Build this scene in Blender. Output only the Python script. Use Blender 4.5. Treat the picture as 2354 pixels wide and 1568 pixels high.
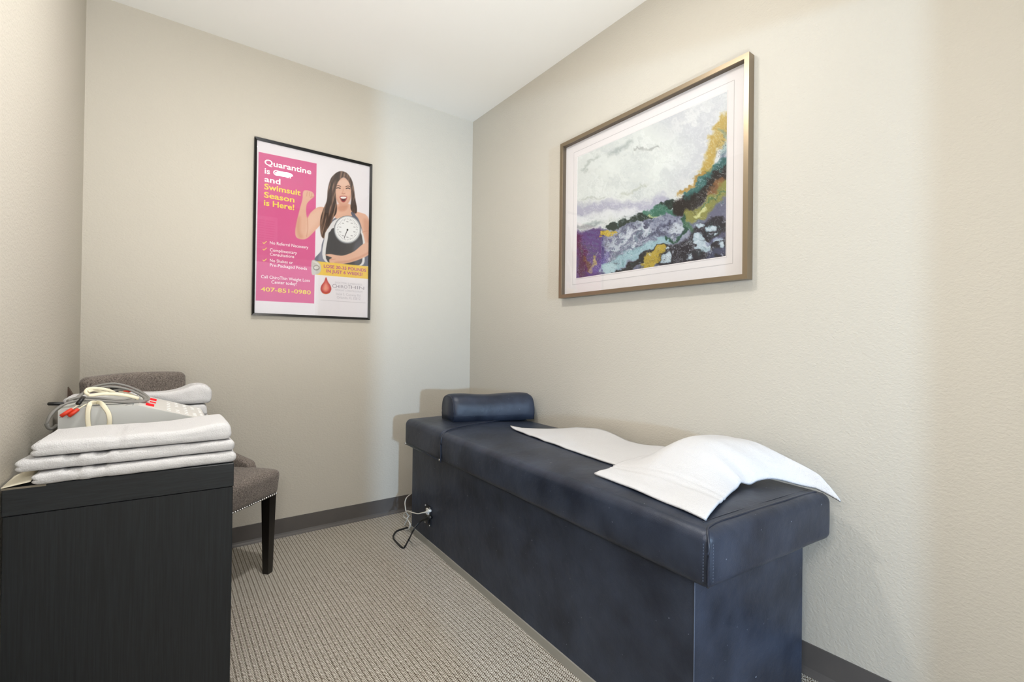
import bpy, bmesh, math, random
import numpy as np
from mathutils import Matrix, Vector, noise as mnoise

for o in list(bpy.data.objects):
    bpy.data.objects.remove(o, do_unlink=True)
scene = bpy.context.scene
COL = scene.collection
random.seed(7)

# ------------------------------------------------------------------ camera
FPX = 1089.4
YAW, PIT, ROL = .6346, .0066, -.0125
CAM = np.array([-1.8036, -2.965, 1.119])
FW = np.array([math.sin(YAW)*math.cos(PIT), math.cos(YAW)*math.cos(PIT), math.sin(PIT)])
_r = np.array([math.cos(YAW), -math.sin(YAW), 0.])
_u = np.cross(_r, FW)
RT = _r*math.cos(ROL) - _u*math.sin(ROL)
UP = _r*math.sin(ROL) + _u*math.cos(ROL)
cd = bpy.data.cameras.new('camera')
cd.sensor_width = 36.0
cd.lens = FPX/2354*36
cd.clip_start = .02
cam = bpy.data.objects.new('camera', cd)
COL.objects.link(cam)
cam.matrix_world = Matrix(((RT[0], UP[0], -FW[0], CAM[0]), (RT[1], UP[1], -FW[1], CAM[1]),
                           (RT[2], UP[2], -FW[2], CAM[2]), (0, 0, 0, 1)))
scene.camera = cam

# ------------------------------------------------------------------ light
vs = scene.view_settings
vs.view_transform = 'Standard'
vs.look = 'None'
vs.gamma = 1
vs.use_curve_mapping = False
vs.exposure = 0.21
H_ROOM = 2.7405
w = bpy.data.worlds.new('world')
scene.world = w
w.use_nodes = True
w.node_tree.nodes['Background'].inputs[0].default_value = (.86, .93, 1.0, 1)
w.node_tree.nodes['Background'].inputs[1].default_value = 1.6


def light(name, kind, loc, energy, color, **kw):
    d = bpy.data.lights.new(name, kind)
    d.energy = energy
    d.color = color
    for k, v in kw.items():
        setattr(d, k, v)
    o = bpy.data.objects.new(name, d)
    o.location = loc
    COL.objects.link(o)
    return o


# cool daylight lamp out in the corridor, shining in through the doorway
light('corridor_lamp_light', 'POINT', (-1.8, -7.2, 1.15), 720, (.46, .70, 1.0), shadow_soft_size=.10)
# added fill light beside the camera, lifts the walls and lower room
light('fill_light', 'POINT', (-2.00, -2.90, 1.50), 34, (.98, .99, 1.0), shadow_soft_size=.22)
# added fill spot aimed up, brightens the ceiling and bounces back down
bf = light('bounce_fill_light', 'SPOT', (-1.50, -2.80, .80), 150, (.98, .99, 1.0), shadow_soft_size=.12,
           spot_size=math.radians(105), spot_blend=1.0)
bf.rotation_euler = (Vector((-1.35, -1.15, H_ROOM)) - bf.location).to_track_quat('-Z', 'Y').to_euler()

# ------------------------------------------------------------------ helpers
RW = {}          # world origin of each object (mesh data are in world coordinates unless moved)


def ray(px, py):
    return FW + (px-1177)/FPX*RT + (784-py)/FPX*UP


def on(ax, v, px, py):
    d = ray(px, py)
    return CAM + (v-CAM[ax])/d[ax]*d


def ony(px, py, y=0.):
    return on(1, y, px, py)


def onx(px, py, x=0.):
    return on(0, x, px, py)


def onz(px, py, z=0.):
    return on(2, z, px, py)


def project(P):
    d = np.asarray(P) - CAM
    z = d @ FW
    return 1177+FPX*(d @ RT)/z, 784-FPX*(d @ UP)/z


def s2l(c):
    c = np.asarray(c, float)/255.
    return np.where(c <= .04045, c/12.92, ((c+.055)/1.055)**2.4)


def col(r, g, b):
    return tuple(float(x) for x in s2l((r, g, b))) + (1.,)


def thing(name, label, cat, loc, group=None):
    o = bpy.data.objects.new(name, None)
    o.empty_display_size = .05
    o.location = loc
    COL.objects.link(o)
    o['label'] = label
    o['category'] = cat
    if group:
        o['group'] = group
    RW[o.name] = np.array(loc, float)
    return o


def tag(o, label, cat, group=None):
    o['label'] = label
    o['category'] = cat
    if group:
        o['group'] = group
    return o


def obj(name, vf, mat, parent=None, smooth=False, label=None, kind=None):
    v, f = vf[0], vf[1]
    v = [tuple(float(c) for c in p) for p in v]
    if parent is not None:
        wl = RW[parent.name]
    else:
        a = np.array(v)
        wl = np.array([(a[:, 0].min()+a[:, 0].max())/2, (a[:, 1].min()+a[:, 1].max())/2, a[:, 2].min()])
        v = [tuple(p - wl) for p in a]
    me = bpy.data.meshes.new(name)
    me.from_pydata(v, [], f)
    me.validate()
    bm = bmesh.new()
    bm.from_mesh(me)
    bmesh.ops.recalc_face_normals(bm, faces=bm.faces)
    bm.to_mesh(me)
    bm.free()
    if smooth:
        me.shade_smooth()
    o = bpy.data.objects.new(name, me)
    COL.objects.link(o)
    if mat:
        me.materials.append(mat)
    if parent is not None:
        o.parent = parent
        o.location = -wl
        RW[o.name] = np.zeros(3)
    else:
        o.location = wl
        RW[o.name] = wl
    if label:
        o['label'] = label
    if kind:
        o['kind'] = kind
    return o


def fix_child(o, parent):
    # children of a mesh part share its world-coordinate data: no offset
    o.location = -RW[parent.name]


def join(*vfs):
    V, F = [], []
    for v, f in vfs:
        n = len(V)
        V += [tuple(p) for p in v]
        F += [tuple(i+n for i in q) for q in f]
    return V, F


def box(x0, x1, y0, y1, z0, z1):
    v = [(x, y, z) for x in (x0, x1) for y in (y0, y1) for z in (z0, z1)]
    f = [(0, 1, 3, 2), (4, 6, 7, 5), (0, 4, 5, 1), (2, 3, 7, 6), (0, 2, 6, 4), (1, 5, 7, 3)]
    return v, f


def bbox(x0, x1, y0, y1, z0, z1, r=.003, seg=2):
    bm = bmesh.new()
    v, f = box(x0, x1, y0, y1, z0, z1)
    vs_ = [bm.verts.new(p) for p in v]
    for q in f:
        bm.faces.new([vs_[i] for i in q])
    bmesh.ops.recalc_face_normals(bm, faces=bm.faces)
    bmesh.ops.bevel(bm, geom=list(bm.edges), offset=r, segments=seg, profile=.5, affect='EDGES')
    bm.verts.index_update()
    out = ([tuple(p.co) for p in bm.verts], [tuple(q.index for q in fc.verts) for fc in bm.faces])
    bm.free()
    return out


def _axis(s, r, n, seg):
    h = s/2
    e = [-h + r*(1-math.cos(math.pi/2*i/seg))*1.0 for i in range(seg)]
    e = [-h + r*i/seg for i in range(seg)]
    mid = list(np.linspace(-h+r, h-r, n+1))
    return e + mid + [-x for x in reversed(e)]


def rbox(sx, sy, sz, r, n=(6, 6, 3), seg=4, fn=None):
    """rounded box around the origin, optional deformation fn(x, y, z)"""
    ax = [_axis(sx, r, n[0], seg), _axis(sy, r, n[1], seg), _axis(sz, r, n[2], seg)]
    h = np.array([sx/2-r, sy/2-r, sz/2-r])
    idx = {}
    V, F = [], []

    def vert(p):
        k = (round(p[0], 6), round(p[1], 6), round(p[2], 6))
        if k not in idx:
            q = np.array(p)
            c = np.clip(q, -h, h)
            d = q-c
            L = np.linalg.norm(d)
            q = c + d/L*r if L > 1e-9 else q
            if fn:
                q = fn(*q)
            idx[k] = len(V)
            V.append(tuple(q))
        return idx[k]
    for a in range(3):
        b, c = (a+1) % 3, (a+2) % 3
        for s in (0, -1):
            for i in range(len(ax[b])-1):
                for j in range(len(ax[c])-1):
                    q = []
                    for (ii, jj) in ((i, j), (i+1, j), (i+1, j+1), (i, j+1)):
                        p = [0, 0, 0]
                        p[a] = ax[a][s]
                        p[b] = ax[b][ii]
                        p[c] = ax[c][jj]
                        q.append(vert(p))
                    F.append(tuple(q))
    return V, F


def smooth_path(pts, n=10):
    P = [np.array(p, float) for p in pts]
    P = [2*P[0]-P[1]] + P + [2*P[-1]-P[-2]]
    out = []
    for i in range(1, len(P)-2):
        for k in range(n):
            t = k/n
            out.append(.5*((2*P[i]) + (-P[i-1]+P[i+1])*t + (2*P[i-1]-5*P[i]+4*P[i+1]-P[i+2])*t*t
                           + (-P[i-1]+3*P[i]-3*P[i+1]+P[i+2])*t**3))
    out.append(P[-2])
    return out


def tube(path, r, m=8, wide=1., upv=(0, 0, 1), radii=None):
    """sweep an ellipse (r*wide across upv-perpendicular, r along the other axis)"""
    V, F = [], []
    n = len(path)
    up = np.array(upv, float)
    for i, p in enumerate(path):
        t = np.array(path[min(i+1, n-1)]) - np.array(path[max(i-1, 0)])
        t = t/(np.linalg.norm(t)+1e-12)
        s = np.cross(t, up)
        if np.linalg.norm(s) < .05:
            s = np.cross(t, (1, .3, .1))
        s /= np.linalg.norm(s)
        b = np.cross(s, t)
        rr = r if radii is None else radii[i]
        for k in range(m):
            a = 2*math.pi*k/m
            V.append(tuple(np.array(p) + s*math.cos(a)*rr*wide + b*math.sin(a)*rr))
    for i in range(n-1):
        for k in range(m):
            F.append((i*m+k, i*m+(k+1) % m, (i+1)*m+(k+1) % m, (i+1)*m+k))
    F.append(tuple(range(m)))
    F.append(tuple((n-1)*m+k for k in reversed(range(m))))
    return V, F


def cyl(p0, p1, r0, r1=None, m=16):
    r1 = r0 if r1 is None else r1
    return tube([p0, p1], r0, m, radii=[r0, r1])


def extrude_poly(poly, plane, base, thick):
    """poly: list of 2-D points; plane(u, v, w) -> 3-D"""
    n = len(poly)
    V = [plane(u, v, base) for u, v in poly] + [plane(u, v, base+thick) for u, v in poly]
    F = [tuple(range(n)), tuple(reversed(range(n, 2*n)))]
    F += [(i, (i+1) % n, n+(i+1) % n, n+i) for i in range(n)]
    return V, F


def grid(fn, nu, nv):
    V = [fn(i/nu, j/nv) for i in range(nu+1) for j in range(nv+1)]
    F = [(i*(nv+1)+j, (i+1)*(nv+1)+j, (i+1)*(nv+1)+j+1, i*(nv+1)+j+1) for i in range(nu) for j in range(nv)]
    return V, F


def sheet(fn, nu, nv, t):
    """closed sheet of thickness t whose upper face is fn(u, v)"""
    top = [np.array(fn(i/nu, j/nv)) for i in range(nu+1) for j in range(nv+1)]
    bot = [p - np.array((0, 0, t)) for p in top]
    N = len(top)
    k = nv+1
    F = []
    for i in range(nu):
        for j in range(nv):
            q = (i*k+j, (i+1)*k+j, (i+1)*k+j+1, i*k+j+1)
            F.append(q)
            F.append(tuple(N+x for x in reversed(q)))
    rim = [i*k for i in range(nu+1)] + [nu*k+j for j in range(1, k)] + [i*k+nv for i in range(nu-1, -1, -1)] + [j for j in range(nv-1, 0, -1)]
    for a, b in zip(rim, rim[1:]+rim[:1]):
        F.append((a, b, N+b, N+a))
    return [tuple(p) for p in top+bot], F


def nz(x, y, z, s=1.):
    return mnoise.noise(Vector((x*s, y*s, z*s)))


# ------------------------------------------------------------------ materials
def mat(name, c, rough=.6, metal=0., spec=.5, bump=None, vary=None, coat=0., sheen=0.):
    """bump = (scale, strength, distance); vary = (scale, colour2, contrast)"""
    m = bpy.data.materials.new(name)
    m.use_nodes = True
    nt = m.node_tree
    b = nt.nodes['Principled BSDF']
    b.inputs['Base Color'].default_value = c
    b.inputs['Roughness'].default_value = rough
    b.inputs['Metallic'].default_value = metal
    b.inputs['Specular IOR Level'].default_value = spec
    b.inputs['Coat Weight'].default_value = coat
    b.inputs['Sheen Weight'].default_value = sheen
    tc = nt.nodes.new('ShaderNodeTexCoord')
    if bump:
        t = nt.nodes.new('ShaderNodeTexNoise')
        t.inputs['Scale'].default_value = bump[0]
        t.inputs['Detail'].default_value = 3
        bn = nt.nodes.new('ShaderNodeBump')
        bn.inputs['Strength'].default_value = bump[1]
        bn.inputs['Distance'].default_value = bump[2]
        nt.links.new(tc.outputs['Object'], t.inputs['Vector'])
        nt.links.new(t.outputs['Fac'], bn.inputs['Height'])
        nt.links.new(bn.outputs['Normal'], b.inputs['Normal'])
    if vary:
        t = nt.nodes.new('ShaderNodeTexNoise')
        t.inputs['Scale'].default_value = vary[0]
        t.inputs['Detail'].default_value = 4
        r = nt.nodes.new('ShaderNodeValToRGB')
        k = vary[2]
        r.color_ramp.elements[0].position = .5-k
        r.color_ramp.elements[1].position = .5+k
        r.color_ramp.elements[0].color = c
        r.color_ramp.elements[1].color = vary[1]
        nt.links.new(tc.outputs['Object'], t.inputs['Vector'])
        nt.links.new(t.outputs['Fac'], r.inputs['Fac'])
        nt.links.new(r.outputs['Color'], b.inputs['Base Color'])
    return m


def emit(name, c, s):
    m = bpy.data.materials.new(name)
    m.use_nodes = True
    nt = m.node_tree
    nt.nodes.remove(nt.nodes['Principled BSDF'])
    e = nt.nodes.new('ShaderNodeEmission')
    e.inputs[0].default_value = c
    e.inputs[1].default_value = s
    nt.links.new(e.outputs[0], nt.nodes['Material Output'].inputs[0])
    return m


def glass(name):
    m = bpy.data.materials.new(name)
    m.use_nodes = True
    nt = m.node_tree
    nt.nodes.remove(nt.nodes['Principled BSDF'])
    t = nt.nodes.new('ShaderNodeBsdfTransparent')
    t.inputs[0].default_value = (.985, .99, .985, 1)
    g = nt.nodes.new('ShaderNodeBsdfGlossy')
    g.inputs['Roughness'].default_value = .015
    # Schlick reflectance that is the same from either side of the pane
    ge = nt.nodes.new('ShaderNodeNewGeometry')
    dt_ = nt.nodes.new('ShaderNodeVectorMath')
    dt_.operation = 'DOT_PRODUCT'
    nt.links.new(ge.outputs['Normal'], dt_.inputs[0])
    nt.links.new(ge.outputs['Incoming'], dt_.inputs[1])

    def mth(op, *a):
        n = nt.nodes.new('ShaderNodeMath')
        n.operation = op
        for i, x in enumerate(a):
            if isinstance(x, (int, float)):
                n.inputs[i].default_value = x
            else:
                nt.links.new(x, n.inputs[i])
        return n.outputs[0]
    k = mth('SUBTRACT', 1.0, mth('ABSOLUTE', dt_.outputs['Value']))
    fac = mth('MULTIPLY_ADD', mth('POWER', k, 5.0), .96, .04)
    mx = nt.nodes.new('ShaderNodeMixShader')
    nt.links.new(fac, mx.inputs[0])
    nt.links.new(t.outputs[0], mx.inputs[1])
    nt.links.new(g.outputs[0], mx.inputs[2])
    nt.links.new(mx.outputs[0], nt.nodes['Material Output'].inputs[0])
    return m


def vcol(name, rough=.6):
    m = mat(name, (1, 1, 1, 1), rough, spec=.2)
    nt = m.node_tree
    a = nt.nodes.new('ShaderNodeVertexColor')
    a.layer_name = 'print'
    nt.links.new(a.outputs['Color'], nt.nodes['Principled BSDF'].inputs['Base Color'])
    return m


def wall_mat():
    m = mat('wall_paint', col(194, 188, 176), .62, spec=.3)
    nt = m.node_tree
    b = nt.nodes['Principled BSDF']
    tc = nt.nodes['Texture Coordinate'] if 'Texture Coordinate' in nt.nodes else nt.nodes.new('ShaderNodeTexCoord')
    t = nt.nodes.new('ShaderNodeTexNoise')
    t.inputs['Scale'].default_value = 95
    t.inputs['Detail'].default_value = 2.5
    t.inputs['Roughness'].default_value = .45
    t.inputs['Distortion'].default_value = .5
    mp = nt.nodes.new('ShaderNodeMapping')
    mp.inputs['Scale'].default_value = (1, 1, 1.5)
    t2 = nt.nodes.new('ShaderNodeTexNoise')
    t2.inputs['Scale'].default_value = 240
    t2.inputs['Detail'].default_value = 1
    ad = nt.nodes.new('ShaderNodeMath')
    ad.operation = 'MULTIPLY_ADD'
    ad.inputs[1].default_value = .25
    bn = nt.nodes.new('ShaderNodeBump')
    bn.inputs['Strength'].default_value = .45
    bn.inputs['Distance'].default_value = .0035
    L = nt.links.new
    L(tc.outputs['Object'], mp.inputs['Vector'])
    L(mp.outputs[0], t.inputs['Vector'])
    L(mp.outputs[0], t2.inputs['Vector'])
    L(t2.outputs['Fac'], ad.inputs[0])
    L(t.outputs['Fac'], ad.inputs[2])
    L(ad.outputs[0], bn.inputs['Height'])
    L(bn.outputs['Normal'], b.inputs['Normal'])
    return m


def carpet_mat():
    m = mat('carpet_loops', col(150, 142, 130), .95, spec=.1)
    nt = m.node_tree
    b = nt.nodes['Principled BSDF']
    N, L = nt.nodes.new, nt.links.new

    def math_(op, a, bb=None, c=None):
        n = N('ShaderNodeMath')
        n.operation = op
        for i, x in enumerate((a, bb, c)):
            if x is None:
                continue
            if isinstance(x, (int, float)):
                n.inputs[i].default_value = x
            else:
                L(x, n.inputs[i])
        return n.outputs[0]
    g = N('ShaderNodeNewGeometry')
    wn = N('ShaderNodeTexNoise')
    wn.inputs['Scale'].default_value = 160
    wn.inputs['Detail'].default_value = 2
    L(g.outputs['Position'], wn.inputs['Vector'])
    wig = math_('MULTIPLY', math_('SUBTRACT', wn.outputs['Fac'], .5), .007)
    sp = N('ShaderNodeSeparateXYZ')
    L(g.outputs['Position'], sp.inputs[0])
    x = math_('ADD', sp.outputs[0], wig)
    y = math_('ADD', sp.outputs[1], wig)
    P = .0175
    zig = math_('PINGPONG', x, P/2)                        # 0..P/2 triangle across each row
    ph = math_('MULTIPLY', math_('ADD', y, math_('MULTIPLY', zig, .75)), 2*math.pi/.0082)
    rib = math_('MULTIPLY_ADD', math_('SINE', ph), .5, .5)
    row = math_('MULTIPLY_ADD', math_('COSINE', math_('MULTIPLY', x, 2*math.pi/(P/2))), -.5, .5)
    deep = math_('MULTIPLY_ADD', math_('COSINE', math_('MULTIPLY', x, 2*math.pi/P)), -.5, .5)
    h = math_('ADD', math_('MULTIPLY', rib, .55), math_('ADD', math_('MULTIPLY', row, .25), math_('MULTIPLY', deep, .2)))
    fn = N('ShaderNodeTexNoise')
    fn.inputs['Scale'].default_value = 420
    fn.inputs['Detail'].default_value = 2
    L(g.outputs['Position'], fn.inputs['Vector'])
    h2 = math_('ADD', h, math_('MULTIPLY', math_('SUBTRACT', fn.outputs['Fac'], .5), .7))
    cr = N('ShaderNodeValToRGB')
    e = cr.color_ramp.elements
    e[0].position, e[0].color = .14, col(78, 67, 55)
    e[1].position, e[1].color = .85, col(226, 222, 213)
    k = cr.color_ramp.elements.new(.42)
    k.color = col(152, 142, 127)
    L(h2, cr.inputs['Fac'])
    L(cr.outputs['Color'], b.inputs['Base Color'])
    bn = N('ShaderNodeBump')
    bn.inputs['Strength'].default_value = .8
    bn.inputs['Distance'].default_value = .003
    L(h2, bn.inputs['Height'])
    L(bn.outputs['Normal'], b.inputs['Normal'])
    return m


def tweed_mat():
    m = mat('tweed_fabric', col(112, 102, 95), .9, spec=.15, sheen=.2)
    nt = m.node_tree
    b = nt.nodes['Principled BSDF']
    N, L = nt.nodes.new, nt.links.new
    tc = nt.nodes['Texture Coordinate']
    outs = []
    for sc in ((500, 500, 130), (150, 150, 520)):
        mp = N('ShaderNodeMapping')
        mp.inputs['Scale'].default_value = sc
        t = N('ShaderNodeTexNoise')
        t.inputs['Scale'].default_value = 1
        t.inputs['Detail'].default_value = 2
        L(tc.outputs['Object'], mp.inputs['Vector'])
        L(mp.outputs[0], t.inputs['Vector'])
        outs.append(t.outputs['Fac'])
    ad = N('ShaderNodeMath')
    ad.operation = 'ADD'
    L(outs[0], ad.inputs[0])
    L(outs[1], ad.inputs[1])
    hf = N('ShaderNodeMath')
    hf.operation = 'MULTIPLY'
    hf.inputs[1].default_value = .5
    L(ad.outputs[0], hf.inputs[0])
    cr = N('ShaderNodeValToRGB')
    cr.color_ramp.elements[0].position = .36
    cr.color_ramp.elements[0].color = col(70, 61, 57)
    cr.color_ramp.elements[1].position = .62
    cr.color_ramp.elements[1].color = col(148, 138, 130)
    L(hf.outputs[0], cr.inputs['Fac'])
    L(cr.outputs['Color'], b.inputs['Base Color'])
    bn = N('ShaderNodeBump')
    bn.inputs['Strength'].default_value = .5
    bn.inputs['Distance'].default_value = .002
    L(hf.outputs[0], bn.inputs['Height'])
    L(bn.outputs['Normal'], b.inputs['Normal'])
    return m


def wood_mat(name, c1, c2, axis):
    m = mat(name, c1, .42, spec=.4)
    nt = m.node_tree
    b = nt.nodes['Principled BSDF']
    N, L = nt.nodes.new, nt.links.new
    tc = nt.nodes['Texture Coordinate']
    mp = N('ShaderNodeMapping')
    s = [260, 260, 260]
    s[axis] = 7
    mp.inputs['Scale'].default_value = s
    t = N('ShaderNodeTexNoise')
    t.inputs['Scale'].default_value = 1
    t.inputs['Detail'].default_value = 3
    t.inputs['Distortion'].default_value = .6
    L(tc.outputs['Object'], mp.inputs['Vector'])
    L(mp.outputs[0], t.inputs['Vector'])
    cr = N('ShaderNodeValToRGB')
    cr.color_ramp.elements[0].position = .35
    cr.color_ramp.elements[0].color = c1
    cr.color_ramp.elements[1].position = .7
    cr.color_ramp.elements[1].color = c2
    L(t.outputs['Fac'], cr.inputs['Fac'])
    L(cr.outputs['Color'], b.inputs['Base Color'])
    bn = N('ShaderNodeBump')
    bn.inputs['Strength'].default_value = .15
    bn.inputs['Distance'].default_value = .001
    L(t.outputs['Fac'], bn.inputs['Height'])
    L(bn.outputs['Normal'], b.inputs['Normal'])
    return m


def vinyl_mat():
    m = mat('navy_vinyl', col(29, 35, 48), .41, spec=.38, vary=(7, col(49, 56, 71), .16))
    nt = m.node_tree
    b = nt.nodes['Principled BSDF']
    N, L = nt.nodes.new, nt.links.new
    tc = nt.nodes['Texture Coordinate']
    v = N('ShaderNodeTexVoronoi')
    v.inputs['Scale'].default_value = 420
    t = N('ShaderNodeTexNoise')
    t.inputs['Scale'].default_value = 26
    t.inputs['Detail'].default_value = 4
    ad = N('ShaderNodeMath')
    ad.operation = 'MULTIPLY_ADD'
    ad.inputs[1].default_value = .12
    L(tc.outputs['Object'], v.inputs['Vector'])
    L(tc.outputs['Object'], t.inputs['Vector'])
    L(v.outputs['Distance'], ad.inputs[0])
    L(t.outputs['Fac'], ad.inputs[2])
    bn = N('ShaderNodeBump')
    bn.inputs['Strength'].default_value = .3
    bn.inputs['Distance'].default_value = .006
    L(ad.outputs[0], bn.inputs['Height'])
    L(bn.outputs['Normal'], b.inputs['Normal'])
    # pale scuffs
    src = b.inputs['Base Color'].links[0].from_socket
    sc = N('ShaderNodeTexNoise')
    sc.inputs['Scale'].default_value = 95
    sc.inputs['Detail'].default_value = 3
    sr = N('ShaderNodeValToRGB')
    sr.color_ramp.elements[0].position = .735
    sr.color_ramp.elements[1].position = .76
    mx = N('ShaderNodeMix')
    mx.data_type = 'RGBA'
    mx.inputs[7].default_value = col(128, 134, 146)
    L(tc.outputs['Object'], sc.inputs['Vector'])
    L(sc.outputs['Fac'], sr.inputs['Fac'])
    L(sr.outputs['Color'], mx.inputs[0])
    L(src, mx.inputs[6])
    L(mx.outputs[2], b.inputs['Base Color'])
    return m


def terry_mat():
    m = mat('white_terry', col(207, 206, 207), .95, spec=.05)
    nt = m.node_tree
    b = nt.nodes['Principled BSDF']
    N, L = nt.nodes.new, nt.links.new
    tc = nt.nodes['Texture Coordinate']
    v = N('ShaderNodeTexNoise')
    v.inputs['Scale'].default_value = 330
    v.inputs['Detail'].default_value = 2
    t = N('ShaderNodeTexNoise')
    t.inputs['Scale'].default_value = 60
    ad = N('ShaderNodeMath')
    ad.operation = 'MULTIPLY_ADD'
    ad.inputs[1].default_value = .6
    L(tc.outputs['Object'], v.inputs['Vector'])
    L(tc.outputs['Object'], t.inputs['Vector'])
    L(t.outputs['Fac'], ad.inputs[0])
    L(v.outputs['Fac'], ad.inputs[2])
    bn = N('ShaderNodeBump')
    bn.inputs['Strength'].default_value = .55
    bn.inputs['Distance'].default_value = .004
    L(ad.outputs[0], bn.inputs['Height'])
    L(bn.outputs['Normal'], b.inputs['Normal'])
    return m


M = dict(
    wall=wall_mat(), carpet=carpet_mat(), tweed=tweed_mat(), vinyl=vinyl_mat(), terry=terry_mat(),
    ceiling=mat('ceiling_paint', col(236, 235, 231), .8, spec=.2, bump=(120, .08, .002)),
    base=mat('cove_base_rubber', col(92, 87, 84), .45, vary=(14, col(84, 80, 78), .3)),
    desk=wood_mat('black_brown_wood', col(25, 28, 31), col(34, 38, 42), 2),
    desk_h=wood_mat('black_brown_wood_edge', col(28, 31, 34), col(38, 42, 46), 0),
    edgeglint=mat('painted_edge_highlight', col(120, 112, 98), .5),
    leg=mat('espresso_wood', col(24, 20, 17), .3, spec=.5),
    nail=mat('chrome_nailhead', col(225, 225, 225), .2, metal=1.),
    trim=mat('grey_vinyl_trim', col(150, 146, 136), .5, bump=(300, .2, .001)),
    piping=mat('navy_piping', col(30, 36, 50), .35),
    stitch=mat('stitch_thread', col(84, 92, 108), .7),
    black=mat('black_plastic', col(18, 18, 19), .4),
    steel=mat('bright_steel', col(215, 215, 215), .22, metal=1.),
    white=mat('white_plastic', col(225, 224, 220), .45),
    wcable=mat('white_cable_sheath', col(206, 204, 198), .5),
    grey=mat('grey_lead_sheath', col(128, 126, 122), .5),
    cream=mat('cream_ribbon_lead', col(232, 224, 198), .55),
    creamcloth=mat('cream_cloth', col(236, 228, 206), .9, bump=(200, .3, .002)),
    red=mat('red_plug_plastic', col(222, 62, 38), .4),
    machine=mat('grey_machine_shell', col(190, 191, 188), .45, bump=(600, .08, .001)),
    panel=mat('machine_face_panel', col(208, 206, 202), .5),
    mark=mat('white_print_marks', col(250, 250, 250), .6),
    mline=mat('dark_print_line', col(105, 112, 118), .6),
    led=emit('red_display', col(255, 45, 50), 1.1),
    posterframe=mat('black_metal_frame', col(34, 33, 32), .25, metal=.6, spec=.5),
    artframe=mat('champagne_frame', col(142, 126, 104), .34, metal=.75),
    artinner=mat('bronze_lip', col(104, 92, 78), .4, metal=.6),
    mat=mat('white_mat_board', col(220, 213, 214), .8, bump=(500, .05, .0005)),
    matcore=mat('mat_board_groove', col(186, 180, 181), .8),
    glass=glass('picture_glass'),
    print=vcol('printed_paper'),
    art=vcol('printed_artwork', .5),
    brown=mat('dark_brown_stand', col(66, 48, 36), .5),
    doorwhite=mat('door_trim_paint', col(215, 212, 205), .5),
    lampmetal=mat('lamp_rim', col(230, 230, 228), .4),
)

# ------------------------------------------------------------------ the room
XL, YR, H = -2.114, -3.25, 2.7405
T = .1


def struct(name, vf, m, smooth=False):
    return obj(name, vf, m, None, smooth, kind='structure')


struct('floor', box(XL-T, T, YR-4.6, T, -.05, 0), M['carpet'])
struct('ceiling', box(XL-T, T, YR-T, T, H, H+.05), M['ceiling'])
struct('wall_back', box(XL-T, T, 0, T, 0, H), M['wall'])
struct('wall_right', box(0, T, YR-T, 0, 0, H), M['wall'])
struct('wall_left', box(XL-T, XL, YR-T, 0, 0, H), M['wall'])
DX0, DX1, DH = -1.215, -.261, 2.06
struct('wall_rear', join(box(XL, DX0, YR-T, YR, 0, H), box(DX1, 0, YR-T, YR, 0, H), box(DX0, DX1, YR-T, YR, DH, H)), M['wall'])


def base_prof(n):
    # cove base: thin upright, curved toe
    pr = [(0, .104), (.004, .103), (.0045, .022), (.008, .013), (.0145, .007), (.0185, .0), (0, 0)]
    return pr


def sweep_prof(p0, p1, nrm):
    pr = base_prof(0)
    V = []
    for p in (p0, p1):
        for d, z in pr:
            V.append((p[0]+nrm[0]*d, p[1]+nrm[1]*d, z))
    n = len(pr)
    F = [(i, (i+1) % n, n+(i+1) % n, n+i) for i in range(n)] + [tuple(range(n)), tuple(range(2*n-1, n-1, -1))]
    return V, F


struct('baseboard_back', sweep_prof((XL, 0), (0, 0), (0, -1)), M['base'])
struct('baseboard_right', sweep_prof((0, YR), (0, 0), (-1, 0)), M['base'])
struct('baseboard_left', sweep_prof((XL, YR), (XL, 0), (1, 0)), M['base'])
struct('trim_1', join(box(DX0-.06, DX0, YR, YR+.015, 0, DH+.06), box(DX1, DX1+.06, YR, YR+.015, 0, DH+.06),
                      box(DX0, DX1, YR, YR+.015, DH, DH+.06)), M['doorwhite'])

# return-air grille on the wall over the doorway (seen mirrored in the poster glass)
g = thing('air_grille', 'white louvered air grille high on the wall over the doorway', 'air grille', (-.86, YR, 2.22))
gx0, gx1, gz0, gz1 = -.99, -.73, 2.20, 2.58
obj('grille_frame', join(box(gx0, gx1, YR, YR+.012, gz0, gz0+.03), box(gx0, gx1, YR, YR+.012, gz1-.03, gz1),
                         box(gx0, gx0+.03, YR, YR+.012, gz0+.03, gz1-.03), box(gx1-.03, gx1, YR, YR+.012, gz0+.03, gz1-.03),
                         box((gx0+gx1)/2-.008, (gx0+gx1)/2+.008, YR, YR+.012, gz0+.03, gz1-.03)), M['white'], g)
for i in range(11):
    z = gz0+.045+i*.029
    obj('slat', ([(gx0+.03, YR, z+.014), (gx1-.03, YR, z+.014), (gx1-.03, YR+.01, z), (gx0+.03, YR+.01, z),
                  (gx0+.03, YR, z+.017), (gx1-.03, YR, z+.017), (gx1-.03, YR+.01, z+.003), (gx0+.03, YR+.01, z+.003)],
                 [(0, 1, 2, 3), (4, 7, 6, 5), (0, 4, 5, 1), (1, 5, 6, 2), (2, 6, 7, 3), (3, 7, 4, 0)]), M['white'], g)

# recessed ceiling downlights (the nearer one is seen mirrored in the poster glass)
def lathe(prof, cx, cy, m=32):
    V, F = [], []
    for r, z in prof:
        for k in range(m):
            a = 2*math.pi*k/m
            V.append((cx+r*math.cos(a), cy+r*math.sin(a), z))
    for i in range(len(prof)-1):
        for k in range(m):
            F.append((i*m+k, i*m+(k+1) % m, (i+1)*m+(k+1) % m, (i+1)*m+k))
    F.append(tuple(range(m)))
    F.append(tuple((len(prof)-1)*m+k for k in range(m)))
    return V, F


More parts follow.
